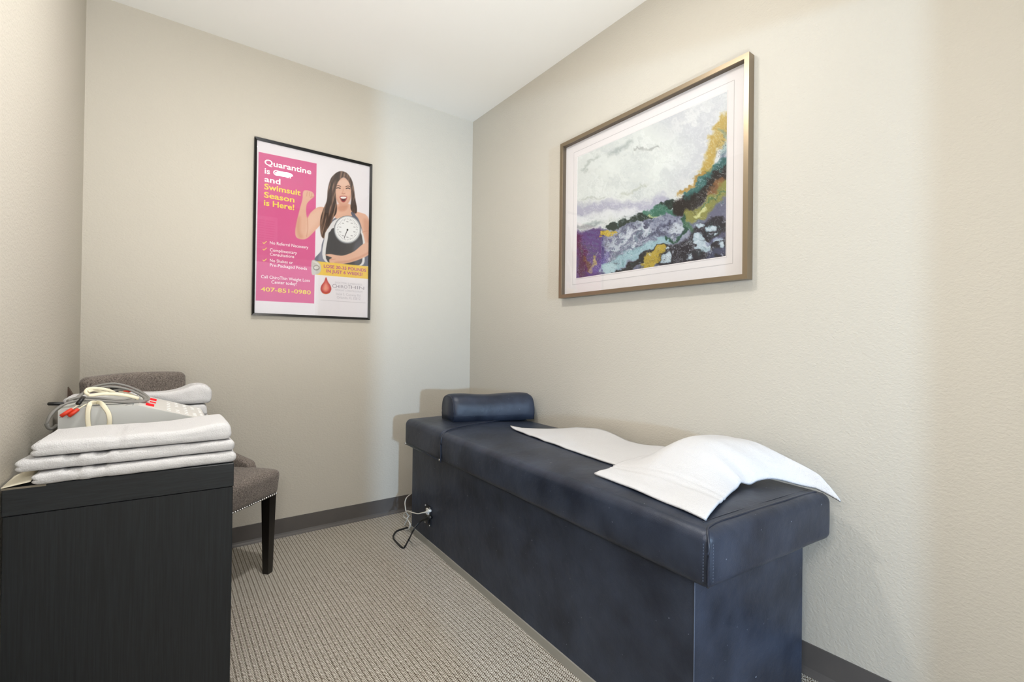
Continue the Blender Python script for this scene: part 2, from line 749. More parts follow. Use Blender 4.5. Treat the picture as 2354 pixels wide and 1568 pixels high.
def downlight(LX, LY, power, label):
    lamp = thing('ceiling_downlight', label, 'ceiling lamp', (LX, LY, H-.02), 'recessed ceiling downlights')
    obj('trim_ring', lathe([(.080, H), (.098, H-.001), (.096, H-.006), (.078, H-.008), (.076, H)], LX, LY), M['lampmetal'], lamp, True)
    obj('lens', lathe([(.0765, H-.0015), (.0765, H-.0055), (.05, H-.0065), (.004, H-.007)], LX, LY), emit('lamp_glow', (1.0, .975, .94, 1), power), lamp, True)


downlight(-.885, -2.06, 45, 'white recessed ceiling downlight mirrored in the pink poster glass')
downlight(-1.27, -1.50, 330, 'white recessed ceiling downlight nearer the back wall')

# ------------------------------------------------------------------ treatment bed
BF = np.array([-.718, -2.318])
_a = math.radians(2.34)
BV = np.array([math.sin(_a), math.cos(_a)])      # towards the head
BU = np.array([math.cos(_a), -math.sin(_a)])     # towards the right wall
BW, BL = .63, 2.004
ZB, ZT = .513, .660


def bed(b, a, z):
    p = BF + BU*b + BV*a
    return (p[0], p[1], z)


def onfront(px, py, b=0.):
    d = ray(px, py)
    t = ((BF + BU*b - CAM[:2]) @ BU)/(d[:2] @ BU)
    p = CAM + t*d
    q = p[:2]-BF
    return float(q @ BU), float(q @ BV), float(p[2])


def crown(b, a):
    u_ = min(max(2*b/BW-1, -1), 1)
    v_ = min(max(2*a/BL-1, -1), 1)
    return .014*(1-u_**4)*(1-v_**8)


def top_z(b, a):
    return ZT + crown(b, a)


bedt = thing('treatment_bed', 'navy vinyl treatment bed with boxed base beneath the abstract picture', 'bed', bed(.32, 1.0, 0))
# base carcass
bb0, bb1, ba0, ba1 = .037, .617, .066, 1.972


def skew(a):       # base front is turned a touch more than the cushion
    return .0


obj('base_box', ([bed(b, a, z) for b in (bb0, bb1) for a in (ba0, ba1) for z in (.004, ZB+.004)],
                 box(0, 1, 0, 1, 0, 1)[1]), M['vinyl'], bedt)
obj('kick_strip', ([bed(b, a, z) for b in (bb0-.006, bb0+.004) for a in (ba0-.004, ba1+.002) for z in (0, .034)],
                   box(0, 1, 0, 1, 0, 1)[1]), M['trim'], bedt, label='grey trim strip along the foot of the bed base')
obj('corner_edge', join(tube([bed(bb0, ba0, .036), bed(bb0, ba0, ZB)], .0012, 6)), M['stitch'], bedt)


def cush(x, y, z):
    b, a, zz = x+BW/2, y+BL/2, z+(ZT-ZB)/2+ZB
    k = (zz-ZB)/(ZT-ZB)
    zz += crown(b, a)*max(0, k)
    # slight belly of the upholstered sides and a skewed near end
    side = math.sin(math.pi*min(max(k, 0), 1))
    b += .004*side*(1 if x > 0 else -1)*(abs(x)/(BW/2))**6
    a -= .016*(b/BW)*max(0, 1-a/.4)
    zz += .0015*nz(b, a, zz, 9)
    return np.array(bed(b, a, zz))


ccv = rbox(BW, BL, ZT-ZB, .027, (12, 40, 4), 5, cush)
cushion = obj('cushion', ccv, M['vinyl'], bedt, True)
# piping of the near end panel
nb = [(.003, .0055, ZB+.012), (.0005, .0035, ZB+.06), (.001, .0035, ZT-.05), (.0045, .006, ZT-.026), (.0135, .0145, ZT-.008), (.032, .026, ZT+.001)]
nb += [(b, .034, top_z(b, .034)) for b in np.linspace(.08, .56, 9)]
nb += [(.592, .031, ZT+.001)]


def sk(b, a, z):
    return bed(b, a-.016*(b/BW)*max(0, 1-a/.4), z)


obj('piping', tube(smooth_path([sk(*p) for p in nb], 5), .0035, 7), M['piping'], cushion, True)
for c_, d_ in ((-.0020, .016), (.016, .0010)):
    obj('stitching', join(*[tube([sk(c_, d_, z), sk(c_, d_, z+.0035)], .0010, 5) for z in np.arange(ZB+.024, ZT-.03, .0075)]), M['stitch'], cushion, kind='stuff')
obj('seam', tube(smooth_path([sk(b, .054, top_z(b, .054)-.0004) for b in np.linspace(.05, .59, 9)], 3), .0016, 6), M['piping'], cushion, True)

# fitted cover over the head end
A0, A1 = 1.50, BL+.006


def cov(x, y, z):
    b, a, zz = x+BW/2, y+(A0+A1)/2, z+(ZT+.004+ZB-.004)/2
    k = (zz-ZB)/(ZT-ZB)
    zz += crown(b, min(a, BL))*max(0, k) + .0035*min(max(k, 0), 1)
    lean = .16*(b/BW)*max(0, 1-(a-A0)/.5)*(1 if b < .4 else (.4/b))
    return np.array(bed(b, a+lean, zz + .0012*nz(b, a, zz, 14)))


cvv = rbox(BW+.008, A1-A0, ZT-ZB+.008, .034, (12, 14, 4), 5, cov)
cover = obj('head_cover', cvv, M['vinyl'], bedt, True, label='loose navy vinyl cover over the head end of the cushion')
hp = []
for (b, z) in [(-.005, ZB+.0), (-.0055, ZB+.06), (-.005, ZT-.04), (.004, ZT-.012), (.03, ZT+.008)] + [(b, None) for b in np.linspace(.08, .42, 6)]:
    lean = .16*(b/BW)
    zz = z if z is not None else top_z(b, A0)+.0075
    hp.append(bed(b, A0+.004+lean, zz))
obj('piping', tube(smooth_path(hp, 5), .0034, 7), M['piping'], cover, True)
obj('hem', tube([bed(-.003, A0+.01, ZB+.008), bed(-.003, A1-.03, ZB+.008)], .0025, 6), M['piping'], cover, True)
for a in (A0+.014, A1-.032):
    obj('snap', tube([bed(-.009, a, ZB+.012), bed(-.004, a, ZB+.012)], .006, 12), M['steel'], cover, True)

# power inlet plate on the front of the base
pl = obj('inlet_plate', ([bed(b, a, z) for b in (bb0-.005, bb0+.001) for a in (1.700, 1.772) for z in (.116, .222)], box(0, 1, 0, 1, 0, 1)[1]), M['black'], bedt,
         label='black power inlet plate')
for a in (1.706, 1.766):
    for z in (.122, .216):
        obj('screw', tube([bed(bb0-.0075, a, z), bed(bb0-.004, a, z)], .0048, 10), M['steel'], pl, True)
obj('socket', ([bed(b, a, z) for b in (bb0-.013, bb0-.004) for a in (1.716, 1.742) for z in (.176, .208)], box(0, 1, 0, 1, 0, 1)[1]), M['white'], pl)
obj('socket', ([bed(b, a, z) for b in (bb0-.013, bb0-.004) for a in (1.716, 1.752) for z in (.130, .158)], box(0, 1, 0, 1, 0, 1)[1]), M['black'], pl)

# ---- cords at the head of the bed
cw = thing('power_cord', 'white cord looping from the inlet plate behind the navy bed', 'cord', bed(-.02, 2.0, .0))
fp = lambda px, py, b: bed(*onfront(px, py, b))
wp = [fp(983, 1177, .012), fp(972, 1179, .0), fp(960, 1181, -.005), fp(947, 1178, .0), fp(936, 1175, .01), fp(928, 1183, .02), fp(930, 1190, .02), fp(938, 1196, .015),
      fp(943, 1207, .01), fp(939, 1216, .012), fp(931, 1217, .02), fp(928, 1210, .03), fp(933, 1200, .035), fp(937, 1190, .04), fp(943, 1184, .06)]
obj('cord', tube(smooth_path(wp, 6), .0034, 7), M['wcable'], cw, True)
obj('cord', tube(smooth_path([fp(942, 1188, .06), fp(935, 1180, .03), fp(932, 1168, .03), fp(931, 1155, .04), fp(935, 1144, .06), fp(944, 1136, .10)], 6), .0034, 7), M['wcable'], cw, True)
obj('plug', tube([fp(990, 1174, .022), fp(986, 1175, .018), fp(974, 1179, .004)], .009, 10, radii=[.007, .008, .004]), M['white'], cw, True)
cb = thing('power_cord', 'black cord dropping from the inlet plate to the carpet', 'cord', bed(-.1, 1.75, .0))
f0 = lambda px, py: tuple(onz(px, py, .006))
bp = [fp(988, 1190, .02), fp(977, 1193, .005), fp(966, 1199, -.01), fp(957, 1208, -.03), fp(949, 1222, -.05), f0(940, 1240), f0(931, 1256), f0(925, 1259), f0(913, 1248),
      f0(905, 1238), f0(905, 1230), f0(912, 1221), f0(926, 1216), f0(937, 1213)]
obj('cord', tube(smooth_path(bp, 6), .0048, 8), M['black'], cb, True)
obj('plug', tube([fp(992, 1189, .024), fp(984, 1191, .014), fp(972, 1196, -.004)], .01, 10, radii=[.009, .010, .005]), M['black'], cb, True)

# ---- bolster (half round)
P0, P1 = np.array([.150, 1.745]), np.array([.610, 1.612])
bx = (P1-P0)/np.linalg.norm(P1-P0)
by = np.array([.02, 1.0])
BLN = np.linalg.norm(P1-P0)


def bol(t, k, m=26):
    # D shaped section: flat bottom, low upright sides, round top; ends slightly pulled in
    hw, hh = .084, .150
    e = min(t, 1-t)*BLN
    sh = 1-.09*max(0, 1-e/.022)**2
    sec = [(-hw*.93, 0), (hw*.93, 0)]
    for i in range(m+1):
        ang = math.pi*i/m
        c, s_ = math.cos(ang), math.sin(ang)
        sec.append((hw*math.copysign(abs(c)**.72, c), .035+(hh-.035)*abs(s_)**.72))
    y, z = sec[k]
    z2 = z*(sh if z > .05 else 1)
    p = P0 + bx*(t*BLN) + by*y*sh
    lump = .003*nz(t*5, y*10, z*10) if 0 < e else 0
    return np.array(bed(p[0], p[1], top_z(.38, 1.68)+.009 + z2*(1-.045*math.sin(math.pi*t)**2) + (lump if z > .05 else 0)))


ts = [0, .004, .012, .03] + list(np.linspace(.08, .92, 14)) + [.97, .988, .996, 1]
K = 29
V = [tuple(bol(t, k)) for t in ts for k in range(K)]
F = [(i*K+k, i*K+(k+1) % K, (i+1)*K+(k+1) % K, (i+1)*K+k) for i in range(len(ts)-1) for k in range(K)]
F += [tuple(range(K)), tuple((len(ts)-1)*K+k for k in range(K))]
bo = obj('bolster', (V, F), M['vinyl'], None, True)
tag(bo, 'navy vinyl half-round bolster cushion lying at the head of the bed', 'bolster')
for t in (.004, .996):
    pth = [bol(t, k) for k in range(1, K)] + [bol(t, 0), bol(t, 1)]
    obj('piping', tube(pth, .0025, 6), M['piping'], bo, True)

# ---- towels on the bed
def tw1(u, v):
    # u across front->wall, v near->far
    f = np.array([.225, .36])*(1-v) + np.array([.325, 1.365])*v
    f = f + np.array([-.012*math.sin(math.pi*v), 0])
    r = np.array([.600, .34])*(1-v) + np.array([.628, 1.19])*v
    q = f*(1-u) + r*u
    b, a = q
    a += -.03*math.sin(math.pi*u)*v**3
    z = top_z(b, a)+.009
    z += .010*max(0, (v-.93)/.07)**2*max(0, 1-u/.15)
    z += .006*abs(nz(b*3, a*7, .3))+.003*nz(b*14, a*9, 1.7)*u
    z += .034*math.exp(-((a-1.02)/.17)**2)*u**4 + .02*math.exp(-((a-.62)/.10)**2)*u**3
    return np.array(bed(b, a, z))


t1 = obj('towel', sheet(tw1, 26, 60, .006), M['terry'], None, True)
tag(t1, 'flat white towel spread on the bed, far part under the rumpled towel', 'towel', 'white towels on the bed')


def lerp_pts(pts, t):
    n = len(pts)-1
    i = min(int(t*n), n-1)
    k = t*n-i
    P = [np.array(p) for p in pts]
    p0, p1, p2, p3 = P[max(i-1, 0)], P[i], P[i+1], P[min(i+2, n)]
    return .5*((2*p1)+(-p0+p2)*k+(2*p0-5*p1+4*p2-p3)*k*k+(-p0+3*p1-3*p2+p3)*k**3)


NEAR = [(.060, .050), (.150, .078), (.245, .108), (.345, .135), (.400, .140), (.470, .120), (.540, .088), (.590, .030), (.612, -.045)]
FAR = [(.098, .500), (.150, .490), (.215, .515), (.290, .520), (.370, .515), (.450, .500), (.530, .500), (.600, .480), (.640, .440)]


def sst(a, b, x):
    t = min(max((x-a)/(b-a), 0), 1)
    return t*t*(3-2*t)


def tw2(u, v):
    p = lerp_pts(NEAR, u)*(1-v) + lerp_pts(FAR, u)*v
    b, a = p
    h = .108*sst(.06, .64, u)*(1-.30*sst(.84, 1, u))*(1-(1-min(v/.5, 1))**2.2)*(1-.86*sst(.60, 1.0, v))
    h += .016*math.exp(-((u-.66)/.13)**2)*(1-sst(0, .35, v))                      # little arch under the near edge
    h += .010*math.exp(-((u-.45)/.045)**2)*(1-sst(.0, .45, v))
    h -= .006*math.exp(-((u-.545)/.03)**2)*(1-sst(.0, .6, v))
    h += .007*math.sin(u*34+v*3)*sst(.55, .75, u)*(1-sst(.05, .5, v))*v**.4       # gathers on the steep near side
    z = top_z(b, max(a, 0)) + .016 + h
    z += .003*nz(b*12, a*10, .5)
    if a < .02:
        z -= .7*(.02-a)**1.2
    if u < .06:
        z -= .006*(1-u/.06)
    for c in (.19, .235):
        if abs(u-c) < .013:
            z -= .003
    return np.array(bed(b, a, max(z, top_z(b, max(a, 0))+.009 if a >= .02 else ZB)))


t2 = obj('towel', sheet(tw2, 84, 70, .007), M['terry'], None, True)
tag(t2, 'rumpled white towel humped up at the near end of the bed', 'towel', 'white towels on the bed')
obj('hem', tube([tw2(0, v)+np.array((0, 0, -.003)) for v in np.linspace(0, 1, 40)], .0045, 7), M['terry'], t2, True)

# ------------------------------------------------------------------ desk
DA = math.radians(-2.5)
DP = np.array([-1.631, -1.362])


def dk(x, y, z):      # x<0 towards the left wall, y>0 away from the camera
    c, s_ = math.cos(DA), math.sin(DA)
    return (DP[0]+c*x-s_*y, DP[1]+s_*x+c*y, z)


def dkbox(x0, x1, y0, y1, z0, z1, r=.0015):
    v, f = bbox(x0, x1, y0, y1, z0, z1, r, 1)
    return [dk(*p) for p in v], f


DZ = .760
dt = thing('desk', 'black-brown wooden desk against the left wall, stacked with towels', 'desk', dk(-.24, .4, 0))
top = obj('desk_top', dkbox(-.477, 0, 0, .84, .692, DZ), M['desk_h'], dt)
obj('end_panel', dkbox(-.475, -.0015, .001, .045, 0, .6905), M['desk'], dt)
obj('edge_highlight', dkbox(-.477, -.40, -.0006, .001, DZ-.0045, DZ+.0003, .0002), M['edgeglint'], top)  # pale strip that paints in the highlight along the top edge
obj('back_panel', dkbox(-.474, -.458, .045, .72, .30, .6905), M['desk'], dt)
obj('leg', dkbox(-.476, -.430, .755, .815, 0, .6905), M['desk'], dt)

# ------------------------------------------------------------------ towels on the desk
def folded(name, x0, x1, y0, y1, z0, z1, label, seed, layers=2, bands=(), hump_=None, tilt=0., group='folded white towels on the desk'):
    sx, sy, sz = x1-x0, y1-y0, z1-z0
    cx, cy, cz = (x0+x1)/2, (y0+y1)/2, (z0+z1)/2

    def make(lx0, lx1, ly1, lz0, lz1, s):
        w_, d_, h_ = lx1-lx0, ly1-y0, lz1-lz0

        def fn(x, y, z):
            X, Y, Z = x+(lx0+lx1)/2, y+(y0+ly1)/2, z+(lz0+lz1)/2
            k = (Z-z0)/sz
            wob = .003*nz(X*9, Y*9, s*3.1) + .0012*nz(X*30, Y*30, s*1.7)
            fr = (Y-y0)/d_
            Y += .005*nz(X*6, Z*20, s)*(1-fr) + .0022*nz(X*40, Z*40, s+5)
            X += .006*nz(Y*8, Z*25, s+9)*(1 if x > 0 else -1)
            el = max(0, 1-(X-lx0)/.03)
            X += el*(.009*(1-abs(math.sin(math.pi*(2*k+.12)))**.5)) + .012*el*(Y-y0)/d_
            Z += wob*k + tilt*((X-cx)/sx)*k
            for b0, b1 in bands:
                if b0 < X < b1 and fr < .8:
                    Y += .0045*(1-fr)
                    Z -= .0036*k
            if hump_:
                Z += hump_[2]*math.exp(-((X-hump_[0])/hump_[1])**2)*k
            return np.array((X, Y, max(Z, z0)))
        return rbox(w_, d_, h_, min(h_*.45, .014), (60, 16, 8), 5, fn)
    parts = []
    hh = sz/layers
    for i in range(layers):
        dx = (.0 if i == layers-1 else .014*(i % 2)) + random.uniform(0, .008)
        parts.append(make(x0+dx, x1-(.0 if i else .003), y1-random.uniform(0, .01), z0+hh*i, z0+hh*(i+1)+(.0035 if i < layers-1 else 0), seed+i))
    # the outer fold wraps the front edge
    o = obj(name, parts[0], M['terry'], None, True)
    for p in parts[1:]:
        c = obj('fold', p, M['terry'], o, True)
    return tag(o, label, 'towel', group)


folded('folded_towel', -2.060, -1.622, -1.358, -1.105, DZ+.001, DZ+.0315, 'folded white towel at the bottom of the near desk stack', 1, 1, ((-2.0, -1.967), (-1.945, -1.915)))
folded('folded_towel', -2.092, -1.626, -1.353, -1.110, DZ+.0345, DZ+.0655, 'folded white towel in the middle of the near desk stack', 5, 1, ((-2.0, -1.972), (-1.94, -1.912)))
folded('folded_towel', -2.064, -1.636, -1.350, -1.115, DZ+.0685, DZ+.105, 'folded white towel on top of the near desk stack', 11, 1, ((-1.915, -1.885),), (-1.66, .07, .012))
folded('folded_towel', -2.06, -1.642, -.685, -.570, DZ+.001, DZ+.05, 'folded white towel at the bottom behind the grey machine', 21, 1)
folded('folded_towel', -2.07, -1.652, -.687, -.575, DZ+.052, DZ+.10, 'folded white towel in the middle behind the grey machine', 25, 1)
folded('folded_towel', -2.085, -1.640, -.690, -.575, DZ+.104, DZ+.154, 'folded white towel with a raised end on top behind the grey machine', 31, 1, (), (-1.69, .055, .028))

# cream cloth peeking out under the near stack
def cc(u, v):
    x = -2.108 + .05*u
    y = -1.345 + .13*v
    return np.array((x, y, DZ+.003+.022*u*(.4+.6*v)))


cl = obj('folded_cloth', sheet(cc, 6, 8, .002), M['creamcloth'], None, True)
tag(cl, 'small cream cloth poking out left of the near towel stack', 'cloth')

# ------------------------------------------------------------------ electrotherapy machine
MX0, MXR, MX1, MY0, MY1 = -2.050, -1.866, -1.677, -1.048, -.702
MZ0, MZT, MZL = DZ+.006, .910, .846
mt = thing('therapy_machine', 'grey electrotherapy machine with sloping control panel on the desk', 'machine', ((MX0+MX1)/2, (MY0+MY1)/2, DZ))
prof = [(MX0, MZ0), (MX1-.03, MZ0), (MX1, MZL-.006), (MX1-.001, MZL), (MXR, MZT), (MX0+.004, MZT), (MX0, MZT-.004)]
shell = obj('shell', extrude_poly(prof, lambda u, v, w_: (u, w_, v), MY0, MY1-MY0), M['machine'], mt)
for fx in (MX0+.04, MX1-.06):
    for fy in (MY0+.04, MY1-.04):
        obj('foot', cyl((fx, fy, DZ), (fx, fy, MZ0+.001), .012), M['black'], mt)
SN = np.array([MZT-MZL, 0, MX1-MXR])
SN = SN/np.linalg.norm(SN)


def slope(s, t, lift=0.):
    # s 0..1 ridge to lip, t 0..1 near to far
    p = np.array([MXR+(MX1-MXR)*s, MY0+(MY1-MY0)*t, MZT+(MZL-MZT)*s])
    return p + SN*lift


def slab(s0, s1, t0, t1, h0, h1):
    return [tuple(slope(s, t, h)) for s in (s0, s1) for t in (t0, t1) for h in (h0, h1)], box(0, 1, 0, 1, 0, 1)[1]


face = obj('face_panel', slab(.01, .985, .012, .985, -.0005, .0012), M['panel'], mt)
for (s0, s1, t0, t1) in ((.10, .215, .12, .30), (.145, .235, .44, .52), (.13, .24, .66, .84)):
    obj('display', slab(s0, s1, t0, t1, .001, .0026), M['led'], mt, label='lit red digit display')
mk = []
for si, s in enumerate((.40, .53, .66)):
    for t in (.10, .24, .40, .56, .72, .86):
        if random.random() < .9:
            mk.append(slab(s, s+.055, t, t+.035, .001, .0019))
for t in (.12, .2, .28, .62, .72, .82):
    mk.append(slab(.79, .845, t, t+.03, .001, .0019))
for t in (.06, .14, .26, .34, .48, .56, .64, .8, .88):
    mk.append(slab(.91, .955, t, t+.03, .001, .0019))
obj('panel_markings', join(*mk), M['mark'], mt, kind='stuff')
obj('printed_lines', join(*[tube([(x0, y0, MZT+.0006), (x1, y1, MZT+.0006)], .0008, 4) for x0, y0, x1, y1 in
                            ((MX0+.03, -1.0, MXR-.02, -.98), (MX0+.05, -.9, MXR-.03, -.94), (MXR-.03, -1.03, MXR-.012, -1.0),
                             (MXR-.04, -.86, MXR-.01, -.80), (MXR-.012, -1.045, MXR-.012, -.705))]), M['mline'], mt, kind='stuff')


def lead(pts, r, m, parent, wide=1., upv=(0, 0, 1), name='lead', n=8):
    return obj(name, tube(smooth_path(pts, n), r, 8, wide, upv), m, parent, True)


def pp(px, py, y):
    return tuple(ony(px, py, y))


# grey twin leads looped over the machine
gl = thing('lead_cable', 'grey twin lead cable looped over the grey machine with black pin probe', 'cable', (-1.95, -.9, MZT))
arc = [pp(172, 918, -.98), pp(190, 905, -.93), pp(212, 891, -.88), pp(238, 884, -.85), pp(266, 882, -.84), pp(296, 889, -.84), pp(322, 900, -.86),
       pp(337, 911, -.89), pp(341, 917, -.92), pp(334, 921, -.955), pp(305, 922, -.97), pp(262, 919, -.985), pp(220, 915, -.985), pp(185, 914, -.98),
       pp(163, 918, -.985), pp(157, 922, -1.0)]
lead(arc, .0038, M['grey'], gl, 1.5)
arc2 = [pp(196, 905, -.92), pp(222, 894, -.90), pp(252, 889, -.88), pp(290, 894, -.87), pp(318, 905, -.88), pp(333, 915, -.91), pp(328, 924, -.965),
        pp(290, 925, -.985), pp(240, 922, -1.0), pp(196, 920, -1.005), pp(165, 924, -1.01), pp(146, 930, -1.02), pp(130, 940, -1.03), pp(118, 952, -1.04),
        pp(110, 966, -1.045), pp(108, 978, -1.045), pp(114, 986, -1.04), pp(124, 983, -1.03), pp(131, 977, -1.02)]
lead(arc2, .0040, M['grey'], gl, 1.5)
lead([pp(228, 908, -.90), pp(252, 900, -.88), pp(276, 896, -.87), pp(300, 896, -.86), pp(312, 900, -.85)], .0032, M['grey'], gl)
obj('probe', tube([pp(149, 929, -1.02), pp(142, 928, -1.02), pp(128, 928, -1.02), pp(112, 928.5, -1.02), pp(109, 928.5, -1.02)], .0045, 10,
                  radii=[.003, .0052, .0055, .005, .003]), M['black'], gl, True)
obj('probe_pin', tube([pp(110, 928.5, -1.02), pp(97, 928.5, -1.02)], .0008, 6), M['steel'], gl)
obj('connector', tube([pp(191, 914, -1.03), pp(187, 919, -1.045), pp(179, 929, -1.058)], .0055, 8, 1.2), M['black'], gl, True)
obj('connector', tube([pp(254, 902, -.86), pp(258, 893, -.86), pp(266, 891, -.86), pp(273, 895, -.86), pp(271, 900, -.86)], .006, 8), M['black'], gl, True)

# cream ribbon leads with red plugs
cr = thing('ribbon_lead', 'cream ribbon lead with red plugs bundled on the grey machine', 'cable', (-1.97, -.95, MZT))
lead([pp(205, 909, -.95), pp(197, 902, -.94), pp(203, 894, -.93), pp(225, 893, -.92), pp(248, 897, -.91), pp(262, 903, -.90), pp(240, 903, -.90), pp(218, 897, -.92), pp(203, 900, -.94)],
     .0022, M['cream'], cr, 2.2, (0, -1, .3))
lead([pp(203, 911, -.96), pp(232, 906, -.95), pp(262, 906, -.945), pp(290, 909, -.94), pp(312, 914, -.935), pp(318, 917, -.93)], .0026, M['cream'], cr, 2.2, (0, -1, .5))
lead([pp(272, 900, -.86), pp(295, 904, -.86), pp(312, 911, -.87)], .0024, M['cream'], cr, 1.8)
lead([pp(222, 926, -1.02), pp(212, 926, -1.045), pp(206, 931, -1.058), pp(202, 948, -1.06), pp(202, 968, -1.06), pp(205, 985, -1.062), pp(211, 1000, -1.066)], .0012, M['cream'], cr, 5.2, (0, -1, 0))
lead([pp(222, 925, -1.02), pp(232, 927, -1.045), pp(240, 936, -1.06), pp(249, 950, -1.066), pp(252, 966, -1.068), pp(250, 984, -1.066), pp(243, 1000, -1.064)], .0012, M['cream'], cr, 5.2, (0, -1, 0))
for x0, y0, x1, y1 in ((167, 940, 140, 957), (181, 940, 158, 957)):
    d = np.array([x1-x0, y1-y0], float)
    obj('plug', tube([pp(x0, y0, -1.058), pp(x0+.15*d[0], y0+.15*d[1], -1.058), pp(x0+.55*d[0], y0+.55*d[1], -1.06), pp(x1, y1, -1.06)], .005, 10,
                     radii=[.0042, .0054, .0058, .0056]), M['red'], cr, True, label='red plug')
    obj('plug_pin', tube([pp(x1, y1, -1.06), pp(x1-3, y1+4, -1.06)], .001, 6), M['steel'], cr)
    lead([pp(x0, y0, -1.058), pp(x0+9, y0-6, -1.057), pp(x0+18, y0-11, -1.05)], .0018, M['cream'], cr)
obj('plug', tube([pp(283, 902, -.85), pp(300, 898, -.85)], .0055, 10), M['red'], cr, True, label='red plug')

# dark brown stand whose tip shows behind the leads
qx, _, qz = ony(157, 889, -.55)
st = obj('easel_stand', ([(qx, y_, z_) if k == 0 else (qx+k*.085, y_, z_) for y_ in (-.566, -.542) for k, z_ in ((0, qz), (0, DZ), (1, DZ))],
                         [(0, 1, 2), (3, 5, 4), (0, 3, 4, 1), (1, 4, 5, 2), (2, 5, 3, 0)]), M['brown'])
tag(st, 'dark brown pointed stand, tip showing beside the chair back', 'stand')

# ------------------------------------------------------------------ chair
CA = math.radians(43)
CE = np.array([math.cos(CA), math.sin(CA)])
CD = np.array([math.sin(CA), -math.cos(CA)])     # facing
SW, SD = .55, .47
CFR = np.array([-1.322, -.430])                  # front corner nearest the bed


def ch(x, y, z):      # x across (+ towards the bed), y depth (0 = front edge, + to the back)
    p = CFR + CE*(x-SW/2) - CD*y
    return (p[0], p[1], z)


cht = thing('upholstered_chair', 'grey-brown tweed chair with nailhead trim tucked behind the desk', 'chair', ch(0, .25, 0))


def seatf(x, y, z):
    X, Y, Z = x, y+SD/2, z+.434
    k = min(max((Z-.372)/.124, 0), 1)
    Z += .012*(1-(2*X/SW)**4)*(1-(2*Y/SD-1)**4)*k
    X += .010*(1-k)*0 - .005*(1-k)*(1 if X > 0 else -1)*(abs(X)/(SW/2))**3
    Y += .014*(1-k)*max(0, 1-Y/.1)
    # bottom edge arches up at the middle of the front
    Z += .0
    return np.array(ch(X, Y, Z + .0012*nz(X, Y, Z, 20)))


obj('seat', rbox(SW, SD, .124, .030, (16, 14, 4), 5, seatf), M['tweed'], cht, True)


def backf(x, y, z):
    k = (z+.29)/.58              # 0 bottom 1 top
    X = x*(.96+.06*k)
    Y = y + .47 + .035*k - .03*(2*x/.5)**2*-1*0
    Y -= .018*(1-abs(2*x/.5)**2)*-1
    Z = z + .682 - .012*(abs(x)/.25)**2*max(0, k)
    return np.array(ch(X-.032, Y, Z))


obj('backrest', rbox(.455, .065, .58, .027, (14, 2, 16), 5, backf), M['tweed'], cht, True)


def armf(sgn):
    def f(x, y, z):
        X = sgn*(SW/2-.02) + x
        Y = .30 + y
        k = (z+.07)/.14
        t = min(max((Y-.12)/.36, 0), 1)
        topz = .525 + .11*t
        Z = .42 + (topz-.42)*k
        Y += .035*(k if t < .4 else k*max(0, 1-(t-.4)/.3))*(1-t)
        return np.array(ch(X, Y, Z))
    return f


for sgn in (-1, 1):
    obj('arm', rbox(.055, .36, .14, .02, (2, 12, 4), 4, armf(sgn)), M['tweed'], cht, True)


def leg(x, y, splay):
    V = []
    for z, h in ((0, .0155), (.40, .0235)):
        dy = splay*(1-z/.40)
        for sx_, sy_ in ((-1, -1), (1, -1), (1, 1), (-1, 1)):
            V.append(ch(x+sx_*h, y+sy_*h+dy, z))
    return V, [(0, 1, 2, 3), (7, 6, 5, 4)] + [(i, (i+1) % 4, 4+(i+1) % 4, 4+i) for i in range(4)]


for x, y, sp in ((SW/2-.04, .045, 0), (-SW/2+.04, .045, 0), (SW/2-.05, .44, .03), (-SW/2+.05, .44, .03)):
    obj('leg', leg(x, y, sp), M['leg'], cht)


def nails():
    parts = []
    bm = bmesh.new()
    bmesh.ops.create_icosphere(bm, subdivisions=1, radius=.0058)
    sv = [tuple(v.co) for v in bm.verts]
    sf = [tuple(v.index for v in f.verts) for f in bm.faces]
    bm.free()
    pts = [(x, .0145, .381) for x in np.arange(-SW/2+.026, SW/2-.022, .0138)]
    pts += [(s*(SW/2-.0125), y, .381) for s in (-1, 1) for y in np.arange(.04, SD-.03, .0138)]
    for p in pts:
        c = np.array(ch(*p))
        parts.append(([tuple(c+np.array(v)) for v in sv], sf))
    return join(*parts)


obj('nailhead_trim', nails(), M['nail'], cht, True, kind='stuff', label='row of chrome nailheads along the seat edge')

# ------------------------------------------------------------------ printed pictures: colours painted per vertex of the flat sheet
def seg_dist(PX, PY, a, b):
    ax, ay = a
    bx_, by_ = b
    dx, dy = bx_-ax, by_-ay
    t = np.clip(((PX-ax)*dx+(PY-ay)*dy)/(dx*dx+dy*dy+1e-9), 0, 1)
    return np.hypot(PX-ax-t*dx, PY-ay-t*dy), t


def poly_alpha(PX, PY, poly, soft):
    inside = np.zeros(PX.shape, bool)
    dist = np.full(PX.shape, 1e9)
    n = len(poly)
    for i in range(n):
        a, b = poly[i], poly[(i+1) % n]
        d, _ = seg_dist(PX, PY, a, b)
        dist = np.minimum(dist, d)
        if a[1] != b[1]:
            c = ((a[1] > PY) != (b[1] > PY)) & (PX < (b[0]-a[0])*(PY-a[1])/(b[1]-a[1])+a[0])
            inside ^= c
    sd = np.where(inside, dist, -dist)
    return np.clip(sd/soft*.5+.5, 0, 1)


def spline_poly(pts, n=6):
    P = [np.array(p, float) for p in pts]
    out = []
    N_ = len(P)
    for i in range(N_):
        p0, p1, p2, p3 = P[i-1], P[i], P[(i+1) % N_], P[(i+2) % N_]
        for k in range(n):
            t = k/n
            out.append(tuple(.5*((2*p1)+(-p0+p2)*t+(2*p0-5*p1+4*p2-p3)*t*t+(-p0+3*p1-3*p2+p3)*t**3)))
    return out


